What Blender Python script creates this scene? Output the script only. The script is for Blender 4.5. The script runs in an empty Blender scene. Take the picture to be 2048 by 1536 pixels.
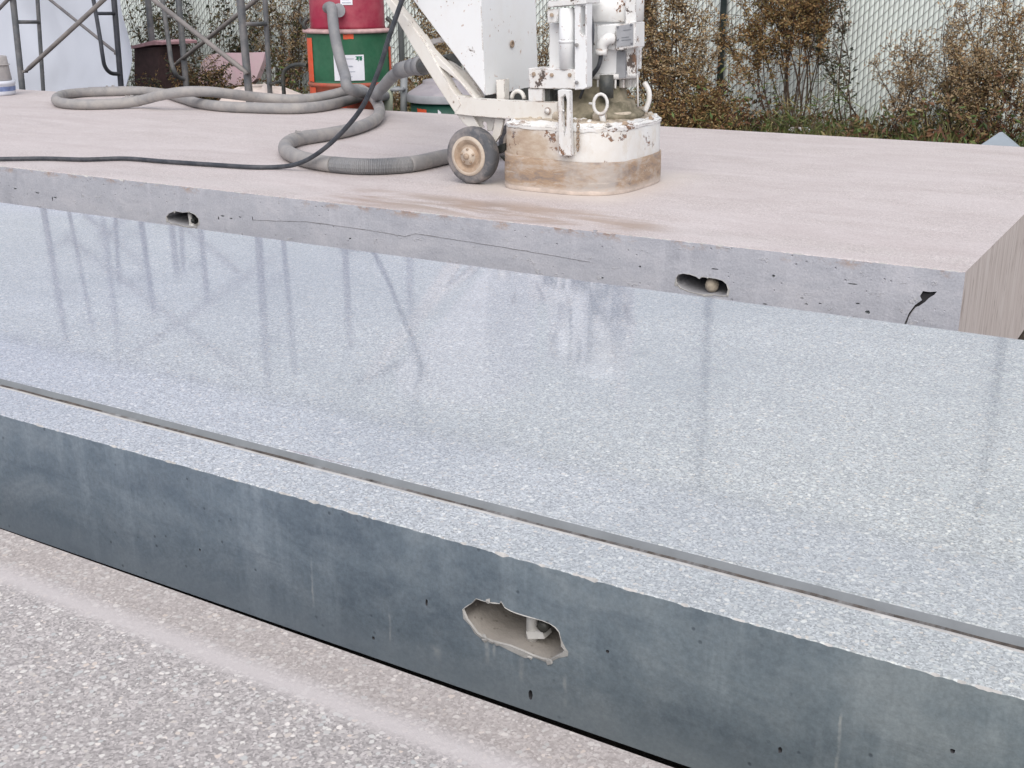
import bpy, bmesh, math, random
from mathutils import Vector, Matrix, noise
from mathutils.geometry import tessellate_polygon
R = random.Random(7)
sc = bpy.context.scene
col = sc.collection

# ------------------------------------------------------------------ camera, sky, sun, exposure
CAM_H = .78                                   # above the tops of the slabs (z = 0); the yard ground is at GZ
GZ = -.55
FOC = 2310.0                                  # focal length in pixels of a 2048 px wide picture
PITCH, ROLL, YAW = math.radians(18.86), math.radians(.4), math.radians(-31.53)
fw = Vector((math.sin(YAW)*math.cos(PITCH), math.cos(YAW)*math.cos(PITCH), -math.sin(PITCH)))
rt = Vector((math.cos(YAW), -math.sin(YAW), 0))
dn = fw.cross(rt)
right = math.cos(ROLL)*rt + math.sin(ROLL)*dn
down = -math.sin(ROLL)*rt + math.cos(ROLL)*dn
HEAD = Vector((math.sin(YAW), math.cos(YAW), 0))
cd = bpy.data.cameras.new("camera"); cam = bpy.data.objects.new("camera", cd); col.objects.link(cam)
cd.sensor_width = 36; cd.lens = FOC/2048*36; cd.clip_start = .02; cd.clip_end = 2000
M3 = Matrix((right, -down, -fw)).transposed()
cam.matrix_world = Matrix.Translation((0, 0, CAM_H)) @ M3.to_4x4()
sc.camera = cam

w = bpy.data.worlds.new("World"); sc.world = w; w.use_nodes = True
nt = w.node_tree; bg = nt.nodes['Background']
sky = nt.nodes.new('ShaderNodeTexSky'); sky.sky_type = 'NISHITA'; sky.sun_disc = False
SUN_EL, SUN_AZ = math.radians(45), math.radians(152)      # azimuth clockwise from +Y: weak veiled sun behind the camera
sky.sun_elevation = SUN_EL; sky.sun_rotation = SUN_AZ
sky.air_density = 1.3; sky.dust_density = 6; sky.ozone_density = 1.2; sky.altitude = 200
hs = nt.nodes.new('ShaderNodeHueSaturation'); hs.inputs['Saturation'].default_value = .55; nt.links.new(sky.outputs[0], hs.inputs['Color'])
mx = nt.nodes.new('ShaderNodeMix'); mx.data_type = 'RGBA'; mx.inputs[0].default_value = .6      # closed cloud deck over the clear sky
nt.links.new(hs.outputs[0], mx.inputs[6]); mx.inputs[7].default_value = (6.2, 6.32, 7.5, 1)
nt.links.new(mx.outputs[2], bg.inputs[0]); bg.inputs[1].default_value = .122
sl = bpy.data.lights.new("sun", 'SUN'); sl.energy = 1.9; sl.angle = math.radians(60); sl.color = (1, .96, .9)
so = bpy.data.objects.new("sun", sl); col.objects.link(so)
sd = Vector((math.sin(SUN_AZ)*math.cos(SUN_EL), math.cos(SUN_AZ)*math.cos(SUN_EL), math.sin(SUN_EL)))
so.rotation_euler = sd.to_track_quat('Z', 'Y').to_euler(); so.location = (0, 0, 30)
vs = sc.view_settings; vs.view_transform = 'Standard'; vs.look = 'None'; vs.gamma = 1; vs.exposure = .17

# ------------------------------------------------------------------ measuring helpers
def ray(x, y): return (x-1024)/FOC*right + (y-768)/FOC*down + fw
C0 = Vector((0, 0, CAM_H))
def at(x, y, z=0.0):
    d = ray(x, y); return C0 + d*((z-CAM_H)/d.z)
def aty(x, y, Y):
    d = ray(x, y); return C0 + d*(Y/d.y)
def atd(x, y, D):
    d = ray(x, y); return C0 + d*(D/d.dot(HEAD))
def atx(x, y, X):
    d = ray(x, y); return C0 + d*(X/d.x)
def nz(*p): return noise.noise(Vector(p))

# ------------------------------------------------------------------ mesh builder
class MB:
    def __init__(s): s.v = []; s.f = []; s.m = []; s.s = []
    def add(s, vs_, fs, mi=0, smooth=False):
        o = len(s.v); s.v += [tuple(v) for v in vs_]
        for f in fs: s.f.append([o+i for i in f]); s.m.append(mi); s.s.append(smooth)
    def box(s, c, size, rot=None, mi=0):
        hx, hy, hz = [q/2 for q in size]
        P = [Vector((sx*hx, sy*hy, sz*hz)) for sx in (-1, 1) for sy in (-1, 1) for sz in (-1, 1)]
        if rot is not None: P = [rot @ p for p in P]
        c = Vector(c); P = [p+c for p in P]
        s.add(P, [(0, 1, 3, 2), (4, 6, 7, 5), (0, 4, 5, 1), (2, 3, 7, 6), (0, 2, 6, 4), (1, 5, 7, 3)], mi)
    def tube(s, path, r, n=10, mi=0, caps=True, rad=None, smooth=True):
        path = [Vector(p) for p in path]; N = len(path); V = []; up = None
        for i, p in enumerate(path):
            t = (path[min(i+1, N-1)]-path[max(i-1, 0)]).normalized()
            if up is None: up = t.orthogonal().normalized()
            up = (up - t*up.dot(t))
            up = up.normalized() if up.length > 1e-6 else t.orthogonal().normalized()
            b = t.cross(up); rr = rad(i) if rad else r
            V += [p + rr*(math.cos(2*math.pi*k/n)*up + math.sin(2*math.pi*k/n)*b) for k in range(n)]
        F = [(i*n+k, i*n+(k+1) % n, (i+1)*n+(k+1) % n, (i+1)*n+k) for i in range(N-1) for k in range(n)]
        s.add(V, F, mi, smooth)
        if caps:
            s.add(V[:n], [list(range(n))[::-1]], mi); s.add(V[-n:], [list(range(n))], mi)
    def lathe(s, prof, c, n=40, mi=0, axis='Z', smooth=True, caps=True, sx=1, sy=1, wob=None):
        c = Vector(c); V = []
        for (r, h) in prof:
            for k in range(n):
                a = 2*math.pi*k/n; q = r*(1+(wob(a, h) if wob else 0))
                x, y = q*math.cos(a)*sx, q*math.sin(a)*sy
                V.append(c + (Vector((x, y, h)) if axis == 'Z' else Vector((x, -h, y)) if axis == 'Y' else Vector((h, x, y))))
        F = [(i*n+k, i*n+(k+1) % n, (i+1)*n+(k+1) % n, (i+1)*n+k) for i in range(len(prof)-1) for k in range(n)]
        s.add(V, F, mi, smooth)
        if caps:
            if prof[0][0] > 1e-4: s.add(V[:n], [list(range(n))[::-1]], mi)
            if prof[-1][0] > 1e-4: s.add(V[-n:], [list(range(n))], mi)
    def prism(s, pts, ext, mi=0, holes=()):
        """polygon of 3-D points extruded by the vector ext (holes: more loops in the same plane)"""
        loops = [[Vector(p) for p in pts]] + [[Vector(p) for p in h] for h in holes]
        ext = Vector(ext); flat = [p for l in loops for p in l]; n = len(flat)
        tri = tessellate_polygon(loops)
        s.add(flat + [p+ext for p in flat], [tuple(t) for t in tri] + [tuple(n+i for i in t[::-1]) for t in tri], mi)
        o = 0
        for l in loops:
            k = len(l)
            s.add(l + [p+ext for p in l], [(i, (i+1) % k, k+(i+1) % k, k+i) for i in range(k)], mi); o += k
    def build(s, name, mats, parent=None, bevel=0, fix=True, **tags):
        me = bpy.data.meshes.new(name); me.from_pydata(s.v, [], s.f)
        for m in (mats if isinstance(mats, (list, tuple)) else [mats]): me.materials.append(m)
        me.polygons.foreach_set('material_index', s.m); me.polygons.foreach_set('use_smooth', s.s)
        if fix:
            b = bmesh.new(); b.from_mesh(me); bmesh.ops.remove_doubles(b, verts=b.verts, dist=1e-5)
            bmesh.ops.recalc_face_normals(b, faces=b.faces); b.to_mesh(me); b.free()
        me.update()
        o = bpy.data.objects.new(name, me); col.objects.link(o)
        if parent: o.parent = parent; o.matrix_parent_inverse = Matrix.Translation(parent.location).inverted()
        if bevel:
            md = o.modifiers.new('bevel', 'BEVEL'); md.width = bevel; md.segments = 2; md.limit_method = 'ANGLE'; md.angle_limit = math.radians(40)
            md.harden_normals = False
        for k, v in tags.items(): o[k] = v
        return o
def thing(name, label, cat, loc, group=None):
    o = bpy.data.objects.new(name, None); o.empty_display_size = .1; o.location = loc; col.objects.link(o)
    o['label'] = label; o['category'] = cat
    if group: o['group'] = group
    return o
def spline(P, n=12):
    P = [Vector(p) for p in P]; out = []
    Q = [2*P[0]-P[1]] + P + [2*P[-1]-P[-2]]
    for i in range(1, len(Q)-2):
        a, b, c, d = Q[i-1:i+3]
        for k in range(n):
            t = k/n
            out.append(.5*((2*b) + (c-a)*t + (2*a-5*b+4*c-d)*t*t + (3*b-a-3*c+d)*t**3))
    out.append(P[-1]); return out

# ------------------------------------------------------------------ material helpers
class Mat:
    def __init__(s, name, rough=.6, spec=.5):
        s.m = bpy.data.materials.new(name); s.m.use_nodes = True; s.t = s.m.node_tree
        s.b = s.t.nodes['Principled BSDF']; s.b.inputs['Roughness'].default_value = rough
        s.b.inputs['Specular IOR Level'].default_value = spec
        s.tc = s.t.nodes.new('ShaderNodeTexCoord')
    def link(s, a, b): s.t.links.new(a, b)
    def n(s, typ, ins=None, **props):
        x = s.t.nodes.new(typ)
        for k, v in props.items(): setattr(x, k, v)
        for k, v in (ins or {}).items():
            if hasattr(v, 'is_output'): s.link(v, x.inputs[k])
            else: x.inputs[k].default_value = v
        return x
    def co(s, scale=(1, 1, 1), rot=(0, 0, 0)):
        return s.n('ShaderNodeMapping', {'Vector': s.tc.outputs['Object'], 'Scale': scale, 'Rotation': rot}).outputs[0]
    def noise(s, scale, detail=4, rough=.6, vec=None, dist=0):
        return s.n('ShaderNodeTexNoise', {'Vector': vec or s.tc.outputs['Object'], 'Scale': scale, 'Detail': detail, 'Roughness': rough, 'Distortion': dist}).outputs['Fac']
    def vor(s, scale, vec=None, feature='F1', rnd=1):
        return s.n('ShaderNodeTexVoronoi', {'Vector': vec or s.tc.outputs['Object'], 'Scale': scale, 'Randomness': rnd}, feature=feature)
    def ramp(s, fac, stops, interp='LINEAR'):
        r = s.n('ShaderNodeValToRGB', {'Fac': fac}); cr = r.color_ramp; cr.interpolation = interp
        while len(cr.elements) < len(stops): cr.elements.new(.5)
        for e, (p, c) in zip(cr.elements, stops):
            e.position = p; e.color = (*c, 1) if not isinstance(c, (int, float)) else (c, c, c, 1)
        return r.outputs[0]
    def step(s, fac, a, b): return s.n('ShaderNodeMapRange', {'Value': fac, 'From Min': a, 'From Max': b}, clamp=True).outputs[0]
    def mix(s, fac, a, b, mode='MIX'):
        x = s.n('ShaderNodeMix', data_type='RGBA', blend_type=mode)
        for i, v in ((0, fac), (6, a), (7, b)):
            if hasattr(v, 'is_output'): s.link(v, x.inputs[i])
            elif isinstance(v, (int, float)): x.inputs[i].default_value = v if i == 0 else (v, v, v, 1)
            else: x.inputs[i].default_value = (*v, 1)
        return x.outputs[2]
    def math(s, op, a, b=0.0):
        x = s.n('ShaderNodeMath', operation=op)
        for i, v in enumerate((a, b)):
            if hasattr(v, 'is_output'): s.link(v, x.inputs[i])
            else: x.inputs[i].default_value = v
        return x.outputs[0]
    def xyz(s, out='Object'):
        x = s.n('ShaderNodeSeparateXYZ', {0: s.tc.outputs[out]}); return x.outputs
    def color(s, c):
        if hasattr(c, 'is_output'): s.link(c, s.b.inputs['Base Color'])
        else: s.b.inputs['Base Color'].default_value = (*c, 1)
        return s
    def rough(s, r):
        if hasattr(r, 'is_output'): s.link(r, s.b.inputs['Roughness'])
        else: s.b.inputs['Roughness'].default_value = r
        return s
    def bump(s, h, strength=.3, dist=.002):
        x = s.n('ShaderNodeBump', {'Height': h, 'Strength': strength, 'Distance': dist}); s.link(x.outputs[0], s.b.inputs['Normal']); return s

def box_mask(M, o, x0, x1, y0, y1, soft):
    """1 inside the rectangle x0..x1, y0..y1 of the slab's top, soft edged"""
    def band(v, a, b): return M.math('MULTIPLY', M.step(v, a, a+soft), M.step(v, b, b-soft))
    return M.math('MULTIPLY', band(o[0], x0, x1), band(o[1], y0, y1))

def terrazzo(name, matrix, chips, scale, rough, dens=.5, stain=None, bump=.0, dust=None, spec=.5, blotch=.12):
    M = Mat(name, spec=spec)
    warp = M.n('ShaderNodeTexNoise', {'Vector': M.tc.outputs['Object'], 'Scale': scale*.8, 'Detail': 2})
    vec = M.n('ShaderNodeMix', {0: .006, 4: M.tc.outputs['Object'], 5: warp.outputs['Color']}, data_type='VECTOR').outputs[1]
    v = M.vor(scale, vec); cs = M.n('ShaderNodeSeparateColor', {0: v.outputs['Color']}).outputs
    thr = M.math('MULTIPLY', M.step(cs[0], 1-dens-.25, 1), .62)
    mask = M.step(M.math('SUBTRACT', thr, v.outputs['Distance']), -.03, .06)
    chip = M.ramp(cs[1], chips)
    v2 = M.vor(scale*2.3, vec); c2 = M.n('ShaderNodeSeparateColor', {0: v2.outputs['Color']}).outputs
    fine = M.ramp(c2[0], [(0, [q*.66 for q in matrix]), (.35, [q*.92 for q in matrix]), (.7, [min(1, q*1.12) for q in matrix]), (1, [min(1, q*1.45) for q in matrix])])
    c = M.mix(mask, fine, chip)
    v3 = M.vor(scale*.55, vec); c3 = M.n('ShaderNodeSeparateColor', {0: v3.outputs['Color']}).outputs
    rare = M.math('MULTIPLY', M.step(c3[0], .94, .95), M.step(v3.outputs['Distance'], .36, .28))
    c = M.mix(rare, c, M.ramp(c3[1], [(0, chips[0][1]), (.35, [min(.82, q*1.08) for q in chips[2][1]]), (.7, chips[-1][1]), (1, [q*.62 for q in matrix])]))
    big = M.noise(1.7, 5, .65)
    c = M.mix(blotch, c, M.ramp(big, [(.3, .25), (.7, .75)]), 'OVERLAY')
    o = M.xyz()
    if dust:
        dc, amt, d0, d1 = dust
        dn_ = M.math('MULTIPLY', M.step(M.noise(2.2, 6, .7, M.co((.5, 1.6, 1))), d0, d1), amt)
        c = M.mix(dn_, c, dc)
        r = M.mix(dn_, M.ramp(M.noise(6, 4), [(.3, rough*.8), (.7, rough*1.3)]), .75)
    else:
        r = M.ramp(M.math('ADD', M.noise(3, 5), M.math('MULTIPLY', M.noise(60, 2), .3)), [(.4, rough*.7), (.9, rough*1.6)])
    M.color(c).rough(r)
    if bump: M.bump(M.math('ADD', M.math('MULTIPLY', mask, .5), M.noise(scale*3, 2)), bump, .0015)
    if stain: stain(M, o, c, r)
    return M

# ------------------------------------------------------------------ materials
def mid_stain_cast(M, o, c, r):
    # tread polish varies; pale cement line left of the groove
    c = M.mix(M.math('MULTIPLY', M.step(M.noise(1.1, 6, .7, M.co((.7, 1.3, 1)), .8), .42, .72), .42), c, (.27, .30, .34))
    tint = M.mix(M.step(M.math('ADD', o[0], M.math('MULTIPLY', o[1], -.8)), -4.2, -1.2), (.93, .95, 1.04), (1.03, 1.04, .97))     # lens colour cast painted into the paste, bluish to warmer
    c = M.mix(1.0, c, tint, 'MULTIPLY')
    M.color(c)
CHIPS = [(0, (.46, .44, .42)), (.3, (.55, .55, .54)), (.55, (.66, .66, .63)), (.75, (.44, .47, .47)), (.9, (.60, .54, .48)), (1, (.72, .71, .68))]
M_MID = terrazzo('polished_terrazzo', (.405, .425, .45), [(p, [c[0]*.97, c[1]*.99, c[2]*1.03]) for p, c in CHIPS], 155, .052, .5, stain=mid_stain_cast, blotch=.10).m
def near_stain(M, o, c, r):
    band = M.step(M.math('ADD', o[1], M.math('MULTIPLY', M.math('SUBTRACT', M.noise(3, 5), .5), .02)), .868, .90)
    c = M.mix(M.math('MULTIPLY', band, .4), c, (.375, .325, .29))
    edge = M.math('MULTIPLY', M.step(o[1], .842, .862), M.step(o[1], .90, .872))
    c = M.mix(M.math('MULTIPLY', edge, .85), c, (.52, .485, .47))
    M.color(c)
M_NEAR = terrazzo('ground_terrazzo', (.375, .35, .335), [(p, [c[0]*1.0, c[1]*.965, c[2]*.94]) for p, c in CHIPS], 150, .5, .55, stain=near_stain, bump=.25, blotch=.12).m
def back_stain(M, o, c, r):
    damp = M.math('MULTIPLY', box_mask(M, o, -3.1, -1.55, 3.40, 3.86, .14), M.step(M.noise(2.4, 6, .65, M.co((.8, 3.2, 1)), .5), .42, .56))
    damp2 = M.math('MULTIPLY', box_mask(M, o, -5.6, -.7, 3.46, 3.72, .14), .7)
    swirl = M.step(M.noise(1.6, 6, .65, M.co((.7, 2.2, 1)), 1.2), .46, .72)
    c = M.mix(M.math('MULTIPLY', swirl, .45), c, (.40, .34, .325))
    c = M.mix(M.math('MULTIPLY', M.step(M.noise(7, 7, .75, M.co((.7, 1.5, 1))), .50, .72), .35), c, (.66, .61, .60))
    c = M.mix(.30, c, M.ramp(M.noise(90, 4, .75), [(.3, .28), (.7, .72)]), 'OVERLAY')
    c = M.mix(M.math('MULTIPLY', damp, .8), c, (.35, .265, .215))
    r2 = M.mix(M.math('MAXIMUM', M.math('MULTIPLY', damp, .8), damp2), r, .30)
    foot = M.math('MULTIPLY', box_mask(M, o, -2.78, -1.88, 3.86, 4.9, .16), .7)
    c = M.mix(foot, c, (.62, .56, .51))
    M.color(c).rough(r2)
M_BACK = terrazzo('dusty_terrazzo', (.49, .435, .42), [(0, (.52, .48, .46)), (.5, (.60, .555, .53)), (1, (.66, .62, .60))], 170, .5, .45,
                  stain=back_stain, dust=((.585, .535, .525), .62, .36, .66), blotch=.07).m

def concrete_face(name, base, dark, light, rust=0, streak=.5, rough=.6, bumps=.3, drips=()):
    M = Mat(name, rough)
    o = M.xyz()
    n1 = M.noise(3.2, 7, .7, M.co((1, 1, 1.7)), .6); n2 = M.noise(17, 6, .7); st = M.noise(6, 5, .65, M.co((3.2, 3.2, .4)))
    c = M.ramp(n1, [(.30, dark), (.5, base), (.70, light)])
    c = M.mix(M.math('MULTIPLY', M.step(n2, .45, .7), .45), c, light)
    c = M.mix(M.math('MULTIPLY', M.step(st, .53, .70), streak), c, [min(1, q*1.35) for q in light])
    c = M.mix(M.math('MULTIPLY', M.step(M.noise(7, 6, .7, M.co((.5, .5, 4))), .56, .70), .5), c, dark)
    c = M.mix(.35, c, M.ramp(M.noise(150, 3, .7), [(.3, .30), (.7, .70)]), 'OVERLAY')
    for (dx, z0, z1, wd) in drips:      # pale cement runs below the pocket
        g_ = M.math('MULTIPLY', M.step(M.math('ABSOLUTE', M.math('SUBTRACT', M.math('ADD', o[0], M.math('MULTIPLY', M.math('SUBTRACT', n2, .5), .012)), dx)), wd, wd*.3), M.math('MULTIPLY', M.step(o[2], z0, z0+.02), M.step(o[2], z1, z1-.01)))
        c = M.mix(M.math('MULTIPLY', M.math('MULTIPLY', g_, M.step(n2, .38, .62)), .55), c, (.45, .47, .49))
    if rust == 0:   # dusty lower edge
        lo = M.math('MULTIPLY', M.step(M.math('ADD', o[2], M.math('MULTIPLY', M.math('SUBTRACT', n1, .5), .08)), -.19, -.245), .4)
        c = M.mix(lo, c, [q*1.25 for q in light])
    if rust == 0: c = M.mix(M.math('MULTIPLY', M.step(o[0], -1.3, -.1), .5), c, (1.05, 1.0, .80), 'MULTIPLY')     # lens colour cast painted into the face, greener towards the right
    pit = M.step(M.vor(34).outputs['Distance'], .13, .06)
    pit = M.math('MULTIPLY', pit, M.step(M.noise(5, 2), .5, .6))
    c = M.mix(M.math('MULTIPLY', pit, .3 if rust else .6), c, [q*.4 for q in dark])
    if rust:
        top = M.step(M.math('ADD', o[2], M.math('MULTIPLY', M.math('SUBTRACT', n2, .5), .05)), -.03, -.006)
        rm = M.math('MULTIPLY', top, M.step(M.noise(9, 7, .75, M.co((.8, 1, 1.4))), .52, .60))
        c = M.mix(M.math('MULTIPLY', rm, rust), c, M.ramp(n2, [(.35, (.26, .15, .10)), (.65, (.46, .34, .27))]))
        fl = M.step(M.noise(26, 5, .75, M.co((.6, 1, 1))), .61, .65)
        c = M.mix(M.math('MULTIPLY', fl, .35), c, (.66, .65, .65))
        M.bump(M.math('ADD', M.math('ADD', M.noise(13, 8, .75), M.math('MULTIPLY', fl, .35)), M.math('MULTIPLY', pit, -1.0)), bumps, .006)
    else: M.bump(M.math('ADD', M.noise(40, 6, .7), M.math('MULTIPLY', pit, -1.0)), bumps, .003)
    return M.color(c).m
M_FMID = concrete_face('dark_cast_face', (.175, .218, .262), (.112, .145, .185), (.26, .30, .34), 0, .3, .55, .2, [(-.835, -.20, -.145, .006), (-.822, -.185, -.15, .004), (-.775, -.21, -.15, .006), (-.70, -.235, -.165, .004), (-.93, -.225, -.19, .012), (-.30, -.24, -.09, .003), (-1.18, -.20, -.10, .003), (-1.02, -.22, -.16, .003)])
M_FBACK = concrete_face('grey_cast_face', (.465, .475, .52), (.385, .395, .44), (.55, .55, .59), .85, .2, .7, .7)
def end_face():
    M = Mat('board_marked_end', .75)
    g = M.noise(6, 6, .65, M.co((6, 6, .55), (0.12, 0, 0)))
    c = M.ramp(g, [(.3, (.47, .405, .37)), (.5, (.64, .57, .53)), (.75, (.72, .67, .63))])
    c = M.mix(M.math('MULTIPLY', M.step(M.noise(9, 5, .6, M.co((5, 5, .8))), .60, .68), .7), c, (.24, .185, .16))
    return M.color(c).bump(g, .3, .004).m
M_END = end_face()
def simple(name, c, rough=.6, var=.15, scale=12, metal=0, dust=None, bump=0, spec=.5):
    M = Mat(name, rough, spec); n = M.noise(scale, 5, .65)
    k = M.ramp(n, [(.3, [q*(1-var) for q in c]), (.7, [min(1, q*(1+var)) for q in c])])
    if dust: k = M.mix(M.math('MULTIPLY', M.step(M.noise(scale*.6+3, 6, .7), .42, .62), dust[1]), k, dust[0])
    M.color(k); M.b.inputs['Metallic'].default_value = metal
    if bump: M.bump(M.noise(scale*5, 4), bump, .002)
    return M.m
M_CEM = simple('pale_cement', (.45, .44, .42), .8, .22, 30, bump=.4)
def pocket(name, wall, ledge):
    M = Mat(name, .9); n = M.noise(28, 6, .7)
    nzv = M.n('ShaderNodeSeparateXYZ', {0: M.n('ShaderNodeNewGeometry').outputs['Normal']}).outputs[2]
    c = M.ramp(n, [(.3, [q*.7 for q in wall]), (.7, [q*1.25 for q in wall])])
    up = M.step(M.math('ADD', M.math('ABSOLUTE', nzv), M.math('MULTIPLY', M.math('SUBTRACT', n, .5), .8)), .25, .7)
    c = M.mix(M.math('MULTIPLY', up, .85), c, ledge)       # recess shade painted into the dark walls; ledge paler with dust
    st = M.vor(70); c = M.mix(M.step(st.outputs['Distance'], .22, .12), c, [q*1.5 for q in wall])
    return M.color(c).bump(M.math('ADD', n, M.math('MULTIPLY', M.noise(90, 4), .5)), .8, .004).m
M_POCK = pocket('pocket_cement_shaded', (.15, .135, .12), (.34, .315, .285))
M_POCKB = pocket('pocket_cement_grey_shaded', (.14, .14, .15), (.36, .36, .38))
def shade_dirt():  # groove floor: shade painted in as a dark strip, with patchy dirt
    M = Mat('groove_shade_dirt', .9); k = M.step(M.noise(9, 6, .7, M.co((1, .2, .2))), .36, .52)
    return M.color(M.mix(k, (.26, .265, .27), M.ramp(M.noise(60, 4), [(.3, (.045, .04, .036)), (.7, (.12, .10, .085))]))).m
M_SHADE_DIRT = shade_dirt()
M_GROOVE = simple('groove_cement', (.185, .20, .21), .7, .15, 14, bump=.15)
M_CRACK = simple('crack_shadow', (.21, .20, .20), .9, .3, 30)
M_VOID = simple('void_dark', (.05, .05, .055), .9, .3, 30)

def chipped(name, paint=(.76, .76, .73), amount=.5, dustc=(.60, .53, .44), dust=.35, under=(.10, .08, .07), rust=(.22, .12, .07)):
    M = Mat(name, .45)
    o = M.xyz()
    n = M.noise(9, 8, .72); fine = M.noise(45, 5, .7)
    k = M.math('ADD', n, M.math('MULTIPLY', M.math('SUBTRACT', fine, .5), .35))
    chip = M.step(k, .70-.12*amount, .715-.12*amount)
    halo = M.step(k, .655-.12*amount, .72-.12*amount)
    pc = M.mix(M.math('MULTIPLY', M.step(M.noise(5, 6, .7), .5, .75), .3), paint, [q*.86 for q in paint])
    pc = M.mix(M.math('MULTIPLY', halo, .22), pc, (.62, .45, .36))
    pc = M.mix(M.math('MULTIPLY', M.step(M.noise(7, 6, .75, M.co((1, 1, .6))), .48, .7), dust), pc, dustc)
    uc = M.mix(M.step(M.noise(17, 3), .45, .55), under, rust)
    sc_ = M.step(M.noise(30, 4, .7, M.co((.35, .35, 2.2))), .70, .72)
    c = M.mix(chip, M.mix(M.math('MULTIPLY', sc_, .5*amount), pc, rust), uc)
    bv = M.n('ShaderNodeBevel', samples=4); bv.inputs['Radius'].default_value = .007
    gn = M.n('ShaderNodeNewGeometry').outputs['Normal']
    dt = M.n('ShaderNodeVectorMath', {0: bv.outputs[0], 1: gn}, operation='DOT_PRODUCT').outputs['Value']
    ed = M.math('MULTIPLY', M.step(dt, .985, .93), M.step(M.noise(16, 5, .75), .50-.03*amount, .56-.03*amount))
    c = M.mix(M.math('MULTIPLY', ed, .9), c, uc)
    rs = M.step(M.noise(38, 4, .65), .665, .69)
    c = M.mix(M.math('MULTIPLY', rs, .6), c, (.40, .22, .14))
    M.color(c).rough(M.mix(chip, .42, .8)).bump(M.math('SUBTRACT', 1.0, chip), .5, .0015)
    return M.m
M_PAINT = chipped('chipped_white_paint', (.80, .815, .82), .42, dust=.12)
M_PAINT2 = chipped('worn_white_paint', (.74, .745, .735), .75, dust=.5)
M_ARM = chipped('dusty_white_arm', (.73, .71, .665), .18, (.58, .52, .44), .5)
M_SHROUD = None
def shroud_mat():
    M = Mat('worn_shroud_paint', .6); o = M.xyz()
    n = M.noise(8, 8, .7); fine = M.noise(40, 5, .7)
    paint = M.mix(M.math('MULTIPLY', M.step(M.noise(5, 5, .6), .42, .72), .6), (.70, .705, .695), (.57, .51, .43))
    # rear half rusty and dirt-caked, front half still white
    rear = M.step(M.math('ADD', o[0], M.math('MULTIPLY', M.math('SUBTRACT', n, .5), .35)), -2.13, -2.33)
    low = M.step(M.math('ADD', o[2], M.math('MULTIPLY', M.math('SUBTRACT', n, .5), .22)), .30, .235)
    rc = M.ramp(M.noise(11, 6, .7, M.co((1, 1, 2.5))), [(.3, (.30, .20, .13)), (.5, (.42, .32, .23)), (.7, (.52, .45, .36))])
    c = M.mix(M.math('MULTIPLY', M.math('MULTIPLY', rear, low), .92), paint, rc)
    k = M.math('ADD', n, M.math('MULTIPLY', M.math('SUBTRACT', fine, .5), .4))
    chip = M.step(k, .63, .645)
    c = M.mix(chip, c, M.mix(M.step(fine, .45, .55), (.075, .075, .09), (.23, .13, .08)))
    bl = M.step(M.noise(6, 7, .75, M.co((1.4, 1.4, 1))), .52, .60)
    c = M.mix(M.math('MULTIPLY', bl, .6), c, (.60, .555, .48))
    return M.color(c).bump(M.math('SUBTRACT', M.noise(30, 5), chip), .5, .003).m
M_SHROUD = shroud_mat()
def skirt_mat():
    M = Mat('stained_rubber_skirt', .7)
    n = M.noise(7, 9, .75, M.co((1.2, 1.2, 3.6)), .4)
    c = M.ramp(n, [(.26, (.15, .13, .125)), (.40, (.26, .205, .17)), (.50, (.36, .255, .17)), (.58, (.42, .34, .275)), (.78, (.50, .46, .43))])
    c = M.mix(M.math('MULTIPLY', M.step(M.noise(4, 5, .65), .48, .60), .65), c, (.44, .42, .40))
    sc_ = M.step(M.noise(15, 6, .75, M.co((.5, .5, 6))), .60, .64)
    c = M.mix(M.math('MULTIPLY', sc_, .5), c, (.56, .51, .46))
    dk = M.step(M.noise(12, 7, .8), .62, .66)
    c = M.mix(M.math('MULTIPLY', dk, .7), c, (.12, .105, .10))
    rs = M.step(M.noise(19, 6, .75), .60, .66)
    c = M.mix(M.math('MULTIPLY', rs, .4), c, (.45, .25, .13))
    o = M.xyz(); c = M.mix(M.math('MULTIPLY', M.step(o[2], .035, .012), .7), c, (.56, .50, .45))
    return M.color(c).bump(n, .5, .005).m
M_SKIRT = skirt_mat()
M_LIP = simple('dust_lip', (.55, .47, .41), .8, .2, 18, bump=.4)
M_CAKE = simple('caked_dust', (.52, .45, .36), .9, .35, 24, dust=((.20, .17, .13), .7), bump=.9)
M_KHAKI = simple('khaki_dust_housing', (.15, .135, .09), .85, .4, 10, dust=((.45, .39, .29), .6), bump=.6)
M_DARKM = simple('dark_greasy_metal', (.035, .04, .04), .5, .4, 12, dust=((.16, .15, .12), .4))
M_GREYM = simple('grey_plate', (.33, .34, .36), .5, .15, 12)
M_PALE = simple('pale_cement_strip', (.66, .65, .62), .8, .12, 25)
M_STEEL = simple('bare_steel', (.42, .42, .42), .4, .2, 20, .7, dust=((.45, .38, .3), .4))
M_TYRE = simple('dusty_rubber', (.09, .095, .105), .8, .2, 14, dust=((.36, .32, .30), .6), bump=.2)
M_HUB = simple('dusty_hub', (.50, .42, .34), .65, .25, 16, dust=((.62, .55, .46), .5), bump=.4)
M_HUB2 = simple('rusty_hub', (.33, .24, .17), .75, .3, 20, dust=((.55, .47, .38), .4), bump=.4)
M_HOSE = simple('dusty_grey_hose', (.25, .245, .245), .75, .14, 9, dust=((.38, .355, .33), .65), bump=.12)
M_HOSE2 = simple('grey_hose', (.19, .195, .205), .65, .12, 9, dust=((.32, .31, .30), .4))
M_CABLE = simple('black_cable_rubber', (.030, .036, .046), .55, .3, 30, dust=((.12, .12, .13), .4))
M_GREEN = simple('green_drum_paint', (.018, .115, .055), .5, .25, 5, dust=((.05, .15, .085), .5))
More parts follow.
